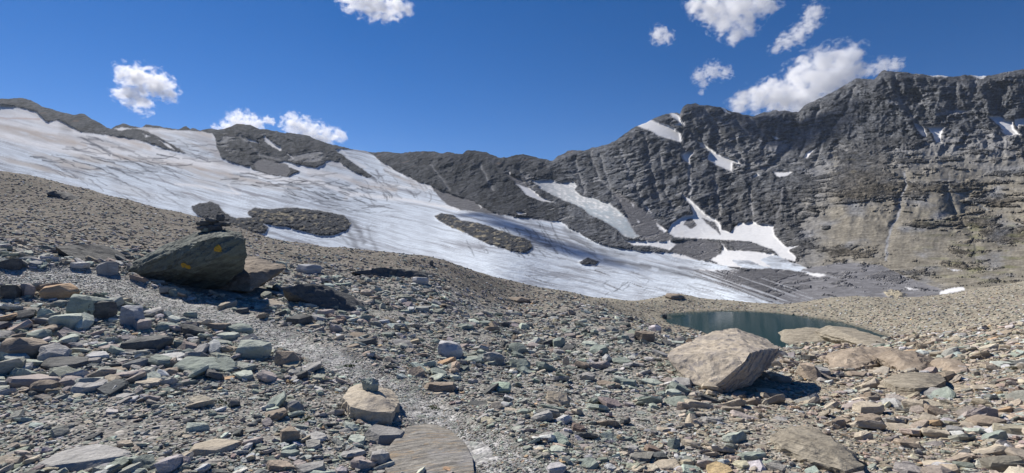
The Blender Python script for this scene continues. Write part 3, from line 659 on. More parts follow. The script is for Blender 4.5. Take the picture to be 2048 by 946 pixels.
RM = {
 'green': rock_mat('green_schist', (.21, .245, .215), (.31, .345, .30), lichen=(.26, .30, .25), rnd=.15),
 'palegreen': rock_mat('pale_green_schist', (.37, .41, .355), (.47, .50, .43), lichen=(.30, .35, .29), rnd=.1),
 'tan': rock_mat('tan_schist', (.38, .33, .255), (.47, .415, .33), lichen=(.28, .25, .215), rnd=.15),
 'brown': rock_mat('brown_schist', (.24, .195, .15), (.34, .285, .225), lichen=(.19, .16, .135), rnd=.12),
 'grey': rock_mat('grey_schist', (.28, .275, .265), (.38, .37, .35), lichen=(.23, .23, .22), rnd=.18),
 'dark': rock_mat('dark_schist', (.085, .09, .09), (.13, .13, .125), rnd=.15),
 'white': rock_mat('quartz_rock', (.42, .42, .42), (.54, .53, .51), lichen=(.40, .41, .42), rnd=.08),
 'blue': rock_mat('blue_grey_rock', (.29, .305, .33), (.42, .435, .455), lichen=(.22, .23, .25), rnd=.1),
 'orange': rock_mat('rusty_rock', (.42, .27, .15), (.52, .37, .24), lichen=(.33, .24, .17), rnd=.08),
 'pink': rock_mat('mauve_schist', (.34, .295, .275), (.43, .38, .35), lichen=(.28, .25, .235), rnd=.12),
}
RM['bedrock'] = rock_mat('tan_bedrock', (.22, .195, .155), (.35, .315, .25), strata=1.2, dip=(.3, -.35), lichen=(.25, .225, .18), vein=(.10, .09, .075), scale=.6)
def hull(points):
    bm = bmesh.new()
    for p in points: bm.verts.new(p)
    r_ = bmesh.ops.convex_hull(bm, input=bm.verts[:])
    junk = [g for g in r_['geom_interior'] + r_['geom_unused'] if isinstance(g, bmesh.types.BMVert)]
    if junk: bmesh.ops.delete(bm, geom=list(set(junk)), context='VERTS')
    bmesh.ops.dissolve_limit(bm, angle_limit=math.radians(4), verts=bm.verts[:], edges=bm.edges[:])
    bmesh.ops.triangulate(bm, faces=bm.faces[:])
    return bm
def refine(bm, edge, amp, seed, strata=(0.15, 0.1, 1.0), sfreq=1.0, rounding=0.35, rough=1.0):
    """split long edges, soften the corners and push the surface about in layered steps"""
    for _ in range(7):
        L = [e for e in bm.edges if e.calc_length() > edge * 1.6]
        if not L or len(bm.faces) > 60000: break
        bmesh.ops.subdivide_edges(bm, edges=L, cuts=1, use_grid_fill=False)
        bmesh.ops.triangulate(bm, faces=[f for f in bm.faces if len(f.verts) > 3])
    for _ in range(1): bmesh.ops.smooth_vert(bm, verts=bm.verts[:], factor=rounding * .6, use_axis_x=True, use_axis_y=True, use_axis_z=True)
    bm.normal_update()
    V = np.array([v.co[:] for v in bm.verts]); N = np.array([v.normal[:] for v in bm.verts])
    s_ = np.array(strata); s_ = s_ / np.linalg.norm(s_)
    size = np.ptp(V, axis=0).max()
    h = V @ s_ / (size * .055 / sfreq)
    u = V / size
    lay = fbm(u[:, 0] * 3, u[:, 1] * 3, h, 3, seed)                      # ledges that follow the bedding
    step = np.round((h + 1.5 * fbm(u[:, 0] * 2, u[:, 1] * 2, u[:, 2] * 2, 2, seed + 2)) ) ; saw = (h - step)
    side = 1 - np.abs(N @ s_)
    big = fbm(u[:, 0] * 4, u[:, 1] * 4, u[:, 2] * 4, 3, seed + 4)
    fin = ridge(u[:, 0] * 16, u[:, 1] * 16, u[:, 2] * 16, 3, seed + 6)
    d = amp * (1.2 * big + (.9 * lay + .35 * saw) * side * rough + .22 * fin * rough)
    V = V + N * d[:, None]
    for v, co in zip(bm.verts, V): v.co = co
    return bm
def rock_obj(name, bm, mat, sharp=32, parent=None):
    me = bpy.data.meshes.new(name); bm.to_mesh(me); bm.free(); me.materials.append(mat)
    for p in me.polygons: p.use_smooth = True
    me.set_sharp_from_angle(angle=math.radians(sharp - 8))
    o = bpy.data.objects.new(name, me); S.collection.objects.link(o)
    if parent: o.parent = parent
    return o
TAKEN = []; PLACED = []
def slab_pts(r, w, d, h, n=16, shape='slab'):
    """corner points of an angular broken rock, long side along x"""
    P = []
    m = r.randint(5, 7); a0 = r.uniform(0, 6.28)
    if shape == 'block': m = r.randint(4, 5)
    for k in range(m):
        a = a0 + (k + r.uniform(-.3, .3)) * 2 * math.pi / m
        rx = w / 2 * r.uniform(.82, 1.05); ry = d / 2 * r.uniform(.8, 1.05)
        z1 = h * (.5 + r.uniform(-.18, .1)); z0 = -h * .5
        if shape == 'wedge': z1 *= .35 + .65 * (.5 + .5 * math.cos(a - 2.6))
        x, y = rx * math.cos(a), ry * math.sin(a)
        P.append((x * r.uniform(.78, .98), y * r.uniform(.78, .98), z1)); P.append((x, y, z1 * r.uniform(-.2, .5))); P.append((x * .85, y * .85, z0))
    for k in range(3): P.append((r.uniform(-.25, .25) * w, r.uniform(-.25, .25) * d, h * .5 * r.uniform(.95, 1.15) if shape != 'slab' else h * .5))
    if shape == 'point': P.append((r.uniform(-.1, .1) * w, 0, h * .8))
    return P
def put_rock(name, px0, py0, px1, py1, mat, label, cat='rock', shape='slab', rotz=None, seed=None, tilt=(0, 0), flat=None, group=None, det=1.0, lift=0.0, depth=.8):
    """a rock whose silhouette fills about the photo box, standing on the ground seen at the foot of that box"""
    r = random.Random(seed if seed is not None else int(px0 * 31 + py0 * 17))
    cx = (px0 + px1) / 2; foot = hit(cx, py1)
    Y0 = foot[1]
    w = (px1 - px0) / F0 * Y0
    d = w * depth
    Yc = Y0 + d * .42; w = (px1 - px0) / F0 * Yc * .98
    X = (cx - 1024) / F0 * Yc
    vis = (py1 - py0) / F0 * Yc
    ang = max(.0, (py1 - 473) / F0)
    h = max(.16 * w, vis - d * .75 * ang) if flat is None else flat * w
    if h > 1.3 * w: h = 1.3 * w
    gz = float(gz_at(X, Yc))
    top = (473 - py0) / F0 * (Yc + (.25 * d))
    zc = top - h * .5
    if zc - h * .5 > gz: zc = gz + h * .5 - .03
    if zc < gz - h * .25: zc = gz + h * .15
    ext = max(0.0, (zc - h * .5) - (gz - .08))
    bm = hull(slab_pts(r, w, d, h + .04 * w, shape=shape))
    px_m = Yc / 512.
    refine(bm, max(.008, 2.4 * px_m / det), .04 * min(w, max(h, .3 * w)), r.randint(0, 200), (r.uniform(-.3, .3), r.uniform(-.2, .2), 1), sfreq=r.uniform(.7, 1.3), rounding=.15, rough=1.5)
    TAKEN.append((X, Yc, w * .42, d * .42)); PLACED.append((X, Yc, mat, label, w))
    o = rock_obj(name, bm, RM[mat])
    o.location = (X, Yc, zc - ext * .5 + lift)
    o.rotation_euler = (tilt[0] + r.uniform(-.08, .08), tilt[1] + r.uniform(-.08, .08), r.uniform(-.35, .35) if rotz is None else rotz)
    return tag(o, label, cat, group)

# --- the cairn boulder
def px_pts(lst): return [tuple(pw(x, y, Y)) for x, y, Y in lst]
_b = hit(380, 578); YB = float(_b[1]) + .15
f_ = YB
pts = px_pts([(243,552,f_+.1),(262,566,f_+.2),(300,577,f_+.25),(355,584,f_+.3),(398,583,f_+.3),(438,570,f_+.1),(478,538,f_-.5),(490,510,f_-.75),(487,480,f_-.85),(466,471,f_-.8),(428,474,f_-.85),(395,483,f_-.75),(335,507,f_-.45),(280,538,f_-.05),
              (262,527,f_+.6),(330,490,f_+.5),(400,463,f_+.3),(428,456,f_+.25),(458,458,f_+.2),(481,462,f_+.05),(485,475,f_+.6),(478,520,f_+1.3),(420,500,f_+1.8),(330,520,f_+1.6),(280,545,f_+1.3),(380,590,f_+1.2),(440,575,f_+1.2),
              (400,530,f_-.7),(330,548,f_-.25),(450,508,f_-.98)])
C0 = np.mean(np.array(pts), axis=0); C0[2] = min(p[2] for p in pts)
bm = hull([tuple(np.array(p) - C0) for p in pts])
refine(bm, .03, .085, 11, (-.45, .55, .8), sfreq=1.5, rounding=.15, rough=1.5)
M_b1 = rock_mat('cairn_boulder_schist', (.08, .09, .082), (.175, .20, .172), strata=.9, dip=(-.5, .4), lichen=(.15, .17, .14), scale=1.0)
boulder = rock_obj('boulder', bm, M_b1, 38); boulder.location = C0
tag(boulder, 'big dark green boulder with yellow paint marks and a small cairn on top', 'boulder')
bpy.context.view_layer.update()
from mathutils.bvhtree import BVHTree
def ray_tree(o):
    me = o.data; mw = o.matrix_world
    return BVHTree.FromPolygons([mw @ v.co for v in me.vertices], [p.vertices[:] for p in me.polygons])
tb = ray_tree(boulder)
M_paint = NT('yellow_paint'); T_ = M_paint.new('ShaderNodeTexCoord').outputs['Object']
nn = M_paint.noise(T_, 30, 5, .7); M_paint.bsdf(M_paint.mix(M_paint.ramp(nn, (.42, .66)), (.50, .30, .03), (.20, .15, .06)), .8, None, .2)
def paint(poly, label):
    """a patch of paint that follows the boulder's surface"""
    P = np.array(poly, float); st = 1.0
    xs = np.arange(P[:, 0].min() - 1, P[:, 0].max() + 1, st); yy = np.arange(P[:, 1].min() - 1, P[:, 1].max() + 1, st)
    XX, YY = np.meshgrid(xs, yy); m = in_poly(XX + .8 * fbm(XX / 3, YY / 3, 0., 2, 5), YY + .8 * fbm(XX / 3, YY / 3, 0., 2, 8), poly)
    bm = bmesh.new(); vv = {}
    for i in range(XX.shape[0]):
        for j in range(XX.shape[1]):
            d = Vector(((XX[i, j] - 1024) / F0, 1, (473 - YY[i, j]) / F0)).normalized()
            loc, no, _, _ = tb.ray_cast(Vector((0, 0, 0)), d)
            if loc is not None and loc.y < f_ + 1.0: vv[i, j] = loc - d * .012
    fs = []
    ve = {}
    for i in range(XX.shape[0] - 1):
        for j in range(XX.shape[1] - 1):
            ks = [(i, j), (i, j + 1), (i + 1, j + 1), (i + 1, j)]
            if all(k in vv for k in ks) and m[i, j]:
                for k in ks:
                    if k not in ve: ve[k] = bm.verts.new(vv[k] - Vector(C0))
                bm.faces.new([ve[k] for k in ks][::-1])
    o = rock_obj('paint_mark', bm, M_paint.m, 180, boulder)
    o['label'] = label
    return o
paint([(427,502),(428,495),(432,490),(436,488),(440,491),(443,497),(443,504),(435,503)], 'yellow painted rounded triangle')
paint([(362,530),(361,526),(367,525),(371,527),(374,530),(379,530),(382,534),(380,538),(374,537),(368,534),(364,535)], 'yellow painted arrow pointing left')
# cairn on the boulder
CA = [(391,452,427,460,'dark','flat dark bottom stone of the cairn, left side',.0), (400,455,432,463,'green','pale edged slab wedged under the left cairn stones',.0),
      (388,441,430,451,'dark','widest flat stone of the cairn jutting out to the left',.0), (424,444,462,452,'dark','flat dark cairn stone lying at the right',.0),
      (418,451,448,461,'dark','dark stone at the right foot of the cairn',.0), (412,437,438,444,'dark','thin slanted stone under the top of the cairn',-.25), (434,427,452,443,'dark','upright rounded topmost stone of the cairn',.0)]
for i, (x0, y0, x1, y1, mt, lb, tl) in enumerate(sorted(CA, key=lambda c: -c[3])):
    Yc = f_ + .12
    w = (x1 - x0) / F0 * Yc; h = (y1 - y0 + 1.5) / F0 * Yc
    r = random.Random(40 + i)
    bm = hull(slab_pts(r, w * 1.12, max(w * .75, .2), h * .82, shape='slab' if i < 6 else 'wedge')); refine(bm, .02, .018, 50 + i, rounding=.3)
    o = rock_obj('cairn_stone', bm, RM[mt]); o.location = ((((x0 + x1) / 2) - 1024) / F0 * Yc, Yc + r.uniform(-.06, .06), (473 - (y0 + y1) / 2) / F0 * Yc); o.rotation_euler = (0, -tl, r.uniform(-.3, .3))
    tag(o, lb, 'stone', 'stones of the cairn on the boulder')
# slab leaning behind it on the right
Yr = YB + .6
pts = px_pts([(470,524,Yr+.9),(500,512,Yr+1.5),(552,531,Yr+1.3),(568,530,Yr+1.1),(572,536,Yr+.9),(540,551,Yr+.4),(500,582,Yr-.2),(440,580,Yr-.1),(430,560,Yr),(500,545,Yr+.1),(470,590,Yr+.8),(540,560,Yr+1.4)])
C1 = np.mean(np.array(pts), axis=0); bm = hull([tuple(np.array(p) - C1) for p in pts]); refine(bm, .04, .05, 23, (.5, .3, .8))
o = rock_obj('boulder', bm, RM['brown']); o.location = C1; tag(o, 'mauve brown slab leaning behind the right end of the cairn boulder', 'boulder')
# --- the tan boulder beside the tarn
_b = hit(1450, 788); g_ = float(_b[1])
pts = px_pts([(1333,712,g_+.75),(1347,699,g_+1.1),(1432,659,g_+1.75),(1472,657,g_+1.8),(1535,679,g_+1.6),(1558,696,g_+1.05),(1556,714,g_+1.05),(1541,722,g_+1.0),(1499,706,g_+.25),(1490,722,g_+.12),(1440,764,g_-.05),(1421,777,g_-.03),
              (1352,740,g_+.5),(1385,767,g_+.2),(1455,790,g_+.02),(1425,788,g_+.02),(1500,768,g_+.35),(1524,740,g_+.75),(1500,760,g_+1.2),(1440,740,g_+1.6),(1380,740,g_+1.3)])
C2 = np.mean(np.array(pts), axis=0); bm = hull([tuple(np.array(p) - C2) for p in pts]); refine(bm, .018, .045, 31, (-.35, -.35, .85), sfreq=1.3, rounding=.12, rough=1.4)
M_b2 = rock_mat('tan_boulder_schist', (.36, .31, .245), (.50, .44, .355), strata=.8, dip=(-.35, .45), lichen=(.31, .28, .25), vein=(.20, .19, .20), scale=1.3)
o = rock_obj('boulder', bm, M_b2, 30); o.location = C2
tag(o, 'large tan angular boulder with grey streaks in front of the tarn', 'boulder')

# --- bedrock humps (smooth outcrops)
def outcrop(px, label, mat, foot=None, hgt=.5, back=1.0, name='rock_outcrop', amp=.05, seed=1, sfreq=1.2, edge=None, strata=(-.15, .25, .95)):
    """px: outline in the photo; the upper edge stands hgt metres over the ground behind it"""
    P = []
    ys_ = [p[1] for p in px]; ym = (min(ys_) + max(ys_)) / 2
    for x, y in px:
        g = hit(x, max(ys_) if False else y)
        if y >= ym:                                       # front foot
            P.append((g[0], g[1], g[2] - .15)); 
        else:                                             # crest: nearer than the ground it hides
            Yk = max(hit(x, ym + (max(ys_) - ym) * .6)[1] + back, .5)
            P.append(((x - 1024) / F0 * Yk, Yk, (473 - y) / F0 * Yk)); P.append(((x - 1024) / F0 * (Yk + back * .6), Yk + back * .8, (473 - y) / F0 * Yk - hgt))
    C = np.mean(np.array(P), axis=0); bm = hull([tuple(np.array(p) - C) for p in P])
    e = edge or max(.02, 2.6 * C[1] / 512.)
    refine(bm, e, min(amp * 1.7, .03 * float(np.ptp(np.array(P)[:, 0]))), seed, strata, sfreq=2.0, rounding=.2, rough=2.0)
    o = rock_obj(name, bm, RM[mat], 40); o.location = C
    return tag(o, label, 'rock outcrop')
outcrop([(1540,684),(1552,668),(1572,658),(1620,655),(1660,660),(1700,668),(1690,680),(1640,684),(1590,690),(1556,694)], 'pale smooth rock hump at the near shore of the tarn, right of the tan boulder', 'bedrock', hgt=.5, back=1.6, seed=61, amp=.07)
outcrop([(1630,662),(1660,652),(1700,656),(1760,672),(1800,690),(1770,697),(1700,690),(1650,680)], 'long low rock back along the narrow right arm of the tarn', 'bedrock', hgt=.5, back=1.6, seed=62, amp=.07)
outcrop([(1650,728),(1655,712),(1672,702),(1720,694),(1760,700),(1800,700),(1790,730),(1745,738),(1700,741),(1665,741)], 'rounded brown bedrock with moss at its foot, right of the tan boulder', 'brown', hgt=.25, back=.7, seed=63, amp=.05)
outcrop([(1750,712),(1780,700),(1830,702),(1865,718),(1880,742),(1850,748),(1800,740),(1760,728)], 'cracked brown bedrock shelf behind the flat tan slabs', 'brown', hgt=.25, back=.7, seed=64, amp=.05)
outcrop([(1858,728),(1880,716),(1920,722),(1960,740),(1978,752),(1940,751),(1890,746)], 'dark undercut end of the brown bedrock shelf, farthest right', 'brown', hgt=.2, back=.6, seed=65, amp=.05)
outcrop([(1590,745),(1600,730),(1630,732),(1655,750),(1640,768),(1620,760)], 'small brown bedrock knob just right of the tan boulder shadow', 'brown', hgt=.15, back=.35, seed=66, amp=.03)
outcrop([(106,490),(150,488),(215,494),(262,506),(276,516),(262,524),(215,524),(175,522),(140,508)], 'long dark undercut slab left of the cairn boulder', 'dark', hgt=.2, back=.5, seed=69, amp=.05)
outcrop([(567,578),(600,570),(650,572),(700,590),(738,606),(742,628),(690,625),(630,608),(580,592)], 'long dark slab lying beyond the path right of the cairn boulder', 'dark', hgt=.2, back=.45, seed=70, amp=.04)
outcrop([(710,545),(760,535),(830,540),(900,552),(915,562),(880,566),(820,556),(750,550)], 'dark broken ledge on the low brown crest above the rubble', 'dark', hgt=.3, back=.8, seed=71, amp=.10)
outcrop([(92,386),(110,382),(140,386),(166,396),(160,402),(130,397),(100,391)], 'dark flat outcrop high on the left hillside', 'dark', hgt=.2, back=.6, seed=72, amp=.08)
def flat_slab(px, label, mat, thick, rise, seed, name='rock_outcrop', cat='rock outcrop', amp=.02, lowx=.0):
    P = [hit(x, y) for x, y in px]; C_ = np.mean(np.array(P), axis=0)
    pts = [tuple(np.array(p) - C_ + np.array([0, 0, dz])) for p in P for dz in (thick, -.12)]
    pts += [tuple((np.array(p) - C_) * .55 + np.array([0, 0, thick + rise])) for p in P]
    bm = hull(pts); refine(bm, max(.015, 2.4 * C_[1] / 512.), amp, seed, (-.25, .4, .85), sfreq=2.0, rounding=.2, rough=1.6)
    o = rock_obj(name, bm, RM[mat], 40); o.location = C_
    TAKEN.append((C_[0], C_[1], np.ptp([p[0] for p in P]) * .42, np.ptp([p[1] for p in P]) * .4))
    return tag(o, label, cat)
flat_slab([(1540,885),(1560,872),(1610,868),(1650,884),(1700,916),(1728,946),(1690,958),(1620,936),(1562,908)], 'long smooth tan whaleback rock at the bottom edge right of centre', 'bedrock', .05, .07, 68)
flat_slab([(1768,774),(1785,762),(1830,757),(1880,762),(1893,774),(1870,788),(1830,792),(1790,788)], 'flat tan bedrock slab with a black gap, below the brown shelf', 'bedrock', .10, .05, 67)
# flat path slab
P = [hit(x, y) for x, y in [(815,862),(860,856),(900,868),(930,895),(945,925),(950,975),(800,985),(770,950),(775,905)]]
C = np.mean(np.array(P), axis=0); bm = hull([tuple(np.array(p) - C + np.array([0, 0, dz])) for p in P for dz in (.035, -.12)] + [(0, 0, .06)])
refine(bm, .015, .006, 77, (-.3, .5, .8), rounding=.4)
M_sl = rock_mat('path_slab_schist', (.17, .16, .145), (.33, .31, .27), strata=1.2, dip=(1.25, .5), lichen=(.30, .29, .28), vein=(.36, .27, .17), scale=2.0)
o = rock_obj('rock_slab', bm, M_sl, 40); o.location = C; tag(o, 'flat striped tan slab with rusty blotches set into the path at the bottom edge', 'rock slab')

ROCKS = [
 (78,568,162,602,'orange','tan and orange rock resting beside the path at the left','wedge'), (133,590,232,640,'green','broad green block next to the orange rock','block'),
 (176,600,230,640,'dark','dark faced block at the right end of the broad green block','block'), (0,568,46,600,'dark','dark rock at the left edge above the rubble','block'),
 (36,566,74,596,'pink','pinkish split rock left of the orange rock','block'), (0,519,42,542,'dark','dark flat slab at the left edge beside the upper path','slab'),
 (98,624,168,662,'palegreen','pale green slab below the broad green block','slab'), (238,611,292,655,'blue','blue grey rock with dark shaded underside below the path','block'),
 (262,636,310,664,'pink','mauve square block in front of the blue grey rock','block'), (308,640,360,664,'green','green capped rock right of the mauve square block','wedge'),
 (365,619,398,636,'green','small round green stone on the edge of the path','block'), (470,613,500,628,'dark','flat stone with a white edge standing in the boulder shadow','slab'),
 (244,664,345,704,'dark','large upright dark slab facing the camera among the green rubble','block'), (165,698,224,720,'white','flat nearly white stone among the rubble at the left','slab'),
 (196,682,246,704,'pink','mauve stone between the white stone and the upright dark slab','wedge'), (52,654,104,684,'green','grey green slanting stone in the left rubble','wedge'),
 (0,668,100,725,'brown','big reddish brown rock overhanging a black hollow at the left edge','wedge'), (0,692,40,726,'palegreen','pale slab under the reddish brown rock at the left edge','slab'),
 (78,712,182,742,'dark','dark mossy flat rock right of the reddish brown rock','slab'), (182,730,264,752,'brown','long brown flat stone right of the dark mossy rock','slab'),
 (16,744,122,776,'pink','pair of mauve wavy slabs, the left and longer one','slab'), (118,740,188,776,'pink','darker mauve slab touching the right end of the long wavy slab','wedge'),
 (268,750,330,776,'tan','tan block with a white corner above the gravel patch','slab'), (218,775,272,798,'grey','slim grey slab lying on the gravel patch','slab'),
 (140,790,172,808,'green','small teal green stone on the gravel patch','wedge'), (340,710,464,748,'green','large teal green rock with a steep right side','wedge'),
 (466,673,548,720,'palegreen','large pale green dome shaped slab left of the path','block'), (548,697,604,736,'brown','brown wedge rock standing at the left edge of the path','wedge'),
 (487,722,512,744,'blue','small two-toned blue wedge under the pale green slab','wedge'), (434,747,474,762,'orange','small orange stone in front of the teal green rock','slab'),
 (452,640,508,668,'green','mossy green rock beside the path above the pale green slab','wedge'), (430,662,480,682,'palegreen','flat pale green stone just above the pale green slab','slab'),
 (418,642,462,664,'brown','brown layered stone left of the mossy green rock','slab'), (320,726,362,752,'brown','dark brown stone under the left end of the teal green rock','block'),
 (570,625,628,652,'dark','dark green block on the right bank of the path in the sun','block'), (634,616,672,634,'pink','mauve stone behind the dark green block','block'),
 (606,643,644,656,'tan','flat tan stone at the right bank of the path','slab'), (692,658,742,674,'brown','rounded brown stone on the right bank of the path','wedge'),
 (688,680,724,696,'brown','small brown stone nearer the path than the rounded one','block'), (708,668,756,690,'dark','dark brown domed stone right of the small brown stone','block'),
 (700,626,748,640,'white','pale flat slab below the end of the long dark slab','slab'), (744,632,782,650,'blue','blue grey flat slab right of the pale one','slab'),
 (866,674,932,716,'white','white topped rock with a dark front amid the rubble','wedge'), (1096,668,1138,696,'green','dark green block standing alone in the central rubble','block'),
 (1124,694,1142,732,'tan','thin tan stone standing upright in the central rubble','block'), (846,752,922,786,'brown','thick brown slab tilted towards the path, right of it','slab'),
 (850,775,900,790,'tan','pale slab under the thick brown slab','slab'), (930,796,986,812,'dark','dark brown long stone right of the thick brown slab','slab'),

 (722,838,820,888,'grey','long pointed grey slab leaning over the flat path slab','slab'), (734,884,786,934,'grey','upright grey block at the left of the flat path slab','block'),
 (664,842,712,868,'grey','grey wedge stone left of the long pointed slab','wedge'), (370,862,484,912,'tan','wide pale tan slab with a bright front edge at the bottom left','slab'),
 (550,840,604,886,'brown','upright reddish block right of the wide pale tan slab','block'), (502,860,556,884,'grey','flat grey stone left of the upright reddish block','slab'),
 (556,884,600,918,'green','teal green rounded stone below the upright reddish block','block'), (572,790,612,826,'grey','grey stone tipped on edge above the gravel','wedge'),
 (366,834,420,868,'palegreen','greenish cream stone behind the wide pale tan slab','block'), (426,842,460,862,'blue','small light blue stone behind the wide pale tan slab','wedge'),
 (76,893,258,950,'grey','largest grey slab at the bottom left corner with a white ridge','slab'), (200,854,262,878,'tan','tan block with a dark right side above the largest grey slab','block'),
 (584,906,656,955,'grey','big rounded grey rock cut by the bottom edge left of centre','block'), (400,910,446,932,'brown','brown elongated stone below the wide pale tan slab','slab'),
 (640,894,670,910,'brown','round reddish stone near the big rounded grey rock','slab'), (930,896,1000,926,'grey','pale grey blocky rock right of the flat path slab','block'),
 (990,812,1046,826,'tan','flat tan slab in the lower central rubble','slab'), (1090,876,1138,908,'palegreen','pale mint green rock in the lower central rubble','block'),
 (1104,850,1150,876,'grey','grey square slab behind the pale mint green rock','slab'), (1210,830,1242,846,'orange','small bright orange stone in the lower central rubble','slab'),
 (1150,874,1184,896,'pink','mauve rounded stone right of the pale mint green rock','block'), (1266,656,1316,684,'brown','brown split rock left of the tarn','slab'),
 (1286,900,1374,942,'tan','tan flat faced rock near the bottom edge right of centre','block'), (1332,866,1362,900,'green','jagged teal green stone above the tan flat faced rock','point'),
 (1252,876,1282,912,'grey','tall grey brown block near the bottom edge','block'), (1020,636,1060,652,'tan','tan blunt rock in the upper central rubble','wedge'),
 (950,636,988,652,'green','pale green rock left of the tan blunt rock','block'), (820,553,862,568,'white','bright cream boulder below the dark broken ledge','slab'),
 (856,522,868,532,'dark','tiny dark pointed rock sticking up on the brown crest','point'), (1010,594,1066,606,'brown','brown jagged rock on the right part of the rubble crest','wedge'),
 (1700,792,1770,832,'tan','tan striped pyramid shaped rock below the flat bedrock slab','block'), (1706,820,1762,858,'brown','brown squarish rock below the striped pyramid rock','block'),
 (1660,822,1706,850,'brown','brownish flat rock left of the squarish one','slab'), (1760,834,1830,862,'tan','broad tan rock right of the brown squarish rock','slab'),
 (1932,818,2012,860,'brown','long brown layered block near the right edge','slab'), (1806,862,1856,886,'brown','low brown ledge rock above the bottom right gravel','slab'),
 (1890,838,1930,868,'grey','pale mauve flat rock near the right edge','slab'), (1942,766,1996,776,'tan','thin tan plate lying near the right edge','slab'),
 (1540,818,1586,842,'grey','grey tan rock centred under the tan boulder shadow','block'), (1370,812,1420,830,'tan','wide tan stone in front of the tan boulder','slab'),
 (194,524,240,552,'grey','flat grey stone against the left tip of the cairn boulder','slab'), (548,522,576,540,'palegreen','pale green stone on top of the leaning slab','block'),
 (590,528,650,548,'blue','blue grey flat rock behind the long dark slab','slab'),
 (1322,626,1336,638,'dark','dark stone at the left tip of the tarn','block'), (1325,588,1372,600,'brown','low pointed gravel knob on the crest behind the tarn','wedge'),
]
for k, rk in enumerate(ROCKS):
    x0, y0, x1, y1, mt, lb, sh = rk
    cat = 'rock' if x1 - x0 > 45 else 'stone'
    put_rock('rock' if cat == 'rock' else 'stone', x0, y0, x1, y1, mt, lb, cat, sh, seed=100 + k)

o = flat_slab([(686,818),(706,792),(745,786),(788,802),(798,826),(782,852),(735,846),(702,838)], 'large pale pinkish rock by the path carrying a green stone', 'tan', .10, .05, 81, 'rock', 'rock', .02)
P_ = hit(740, 800); r_ = random.Random(8)
top_ = max((o.matrix_world.translation.z if False else o.location.z) + v.co.z for v in o.data.vertices if abs(v.co.x + .0) < .12)
bm = hull(slab_pts(r_, .17, .14, .11, shape='wedge')); refine(bm, .012, .008, 91, rounding=.2, rough=1.5)
q = rock_obj('stone', bm, RM['green']); q.location = (o.location.x - .02, o.location.y + .03, top_ + .035)
tag(q, 'small green stone perched on the large pale pinkish rock', 'stone')
# ------------------------------------------------------------------ rubble
TAKEN += [(C0[0], C0[1] + .5, 1.5, 1.0), (C2[0], C2[1] + .1, .75, .6), (C1[0], C1[1], .6, .5), (C[0], C[1], .45, .38)]
rr = np.random.default_rng(11)
protos = []
pr = random.Random(3)
for k in range(56):
    sh = pr.choice(['slab', 'slab', 'slab', 'wedge', 'slab', 'slab', 'slab'])
    hh = {'slab': pr.uniform(.12, .30), 'wedge': pr.uniform(.3, .5), 'block': pr.uniform(.4, .7)}[sh]
    bm = hull(slab_pts(pr, 1.0, pr.uniform(.5, .95), hh, shape=sh))
    for v in bm.verts: v.co += Vector([pr.uniform(-.03, .03) for _ in range(3)])
    bmesh.ops.triangulate(bm, faces=bm.faces[:])
    bm.verts.ensure_lookup_table(); bm.verts.index_update()
    protos.append((np.array([v.co[:] for v in bm.verts]), np.array([[v.index for v in f.verts] for f in bm.faces])))
    bm.free()
# sampling weight of each ground cell: its share of the picture, plus a little for what hides behind bumps
cxp = (ppx[:-1, :-1] + ppx[1:, 1:]) / 2; cyp = (ppy[:-1, :-1] + ppy[1:, 1:]) / 2
area = np.abs((ppx[:-1, 1:] - ppx[:-1, :-1]) * (ppy[1:, :-1] - ppy[:-1, :-1]))
facing = (ppy[1:, :-1] < ppy[:-1, :-1])
Rc = R[:-1, :-1]; Xc = GXw[:-1, :-1]; Yc_ = GYw[:-1, :-1]
wgt = np.where(facing, area, 0) + .12 * np.abs(ppx[:-1, 1:] - ppx[:-1, :-1])
inview = (cxp > -330) & (cxp < 2380) & (cyp < 1120) & (Rc > 1.7) & (Rc < 62) & (np.abs(AZ[:-1, :-1]) < math.radians(56))
op = onpath[:-1, :-1]; ldc = ld[:-1, :-1]
dens = np.ones_like(Rc)
dens *= 1 + .5 * op
gpatch = np.exp(-np.maximum(((cxp - 160) / 330) ** 2 + ((cyp - 860) / 75) ** 2 - .3, 0) * 1.6)
dens *= 1 - .72 * gpatch
farhill = smooth(16, 24, Rc) * smooth(.25, -.02, AZ[:-1, :-1])
farhill = np.maximum(farhill, smooth(26, 33, Rc))
dens *= 1 - .62 * farhill
dens *= np.clip(1 + .9 * fbm(Xc / 2.1, Yc_ / 2.1, 0., 3, 401), .25, 1.8)
dens *= (ldc > .1)
wgt = wgt * dens * inview
flatw = wgt.ravel(); flatw = flatw / flatw.sum()
NS = 185000
ci = rr.choice(flatw.size, NS, p=flatw)
ri, cj = np.unravel_index(ci, wgt.shape)
u1, u2 = rr.random(NS), rr.random(NS)
lr_ = lrs[ri] + u1 * (lrs[ri + 1] - lrs[ri]); az_ = azs[cj] + u2 * (azs[cj + 1] - azs[cj])
SX = np.exp(lr_) * np.sin(az_); SY = np.exp(lr_) * np.cos(az_); SR = np.exp(lr_)
spx = 4.7 * rr.random(NS) ** (-1 / 2.48); spx = spx * np.clip(1 + 1.1 * fbm(SX / 1.6, SY / 1.6, 0., 3, 403), .5, 1.7); spx = np.minimum(spx, 58)
fh = farhill[ri, cj]; gp = gpatch[ri, cj]; opn = op[ri, cj]
size = spx * SR / F0
size = np.clip(size, .018, np.minimum(.42 - .25 * fh, 1.0))
size = np.where((gp > .55) & (size > .09), size * .5, size)
pds = poly_dist(SX, SY, PATH); size = np.minimum(size, np.where(opn > .2, 1.0, .05 + 1.3 * np.maximum(pds - .25, 0)))
size = np.where(opn > .2, np.minimum(size * .5, .03 + .002 * SR * (rr.random(NS) > .9)), size)
tn = np.zeros(NS, bool)
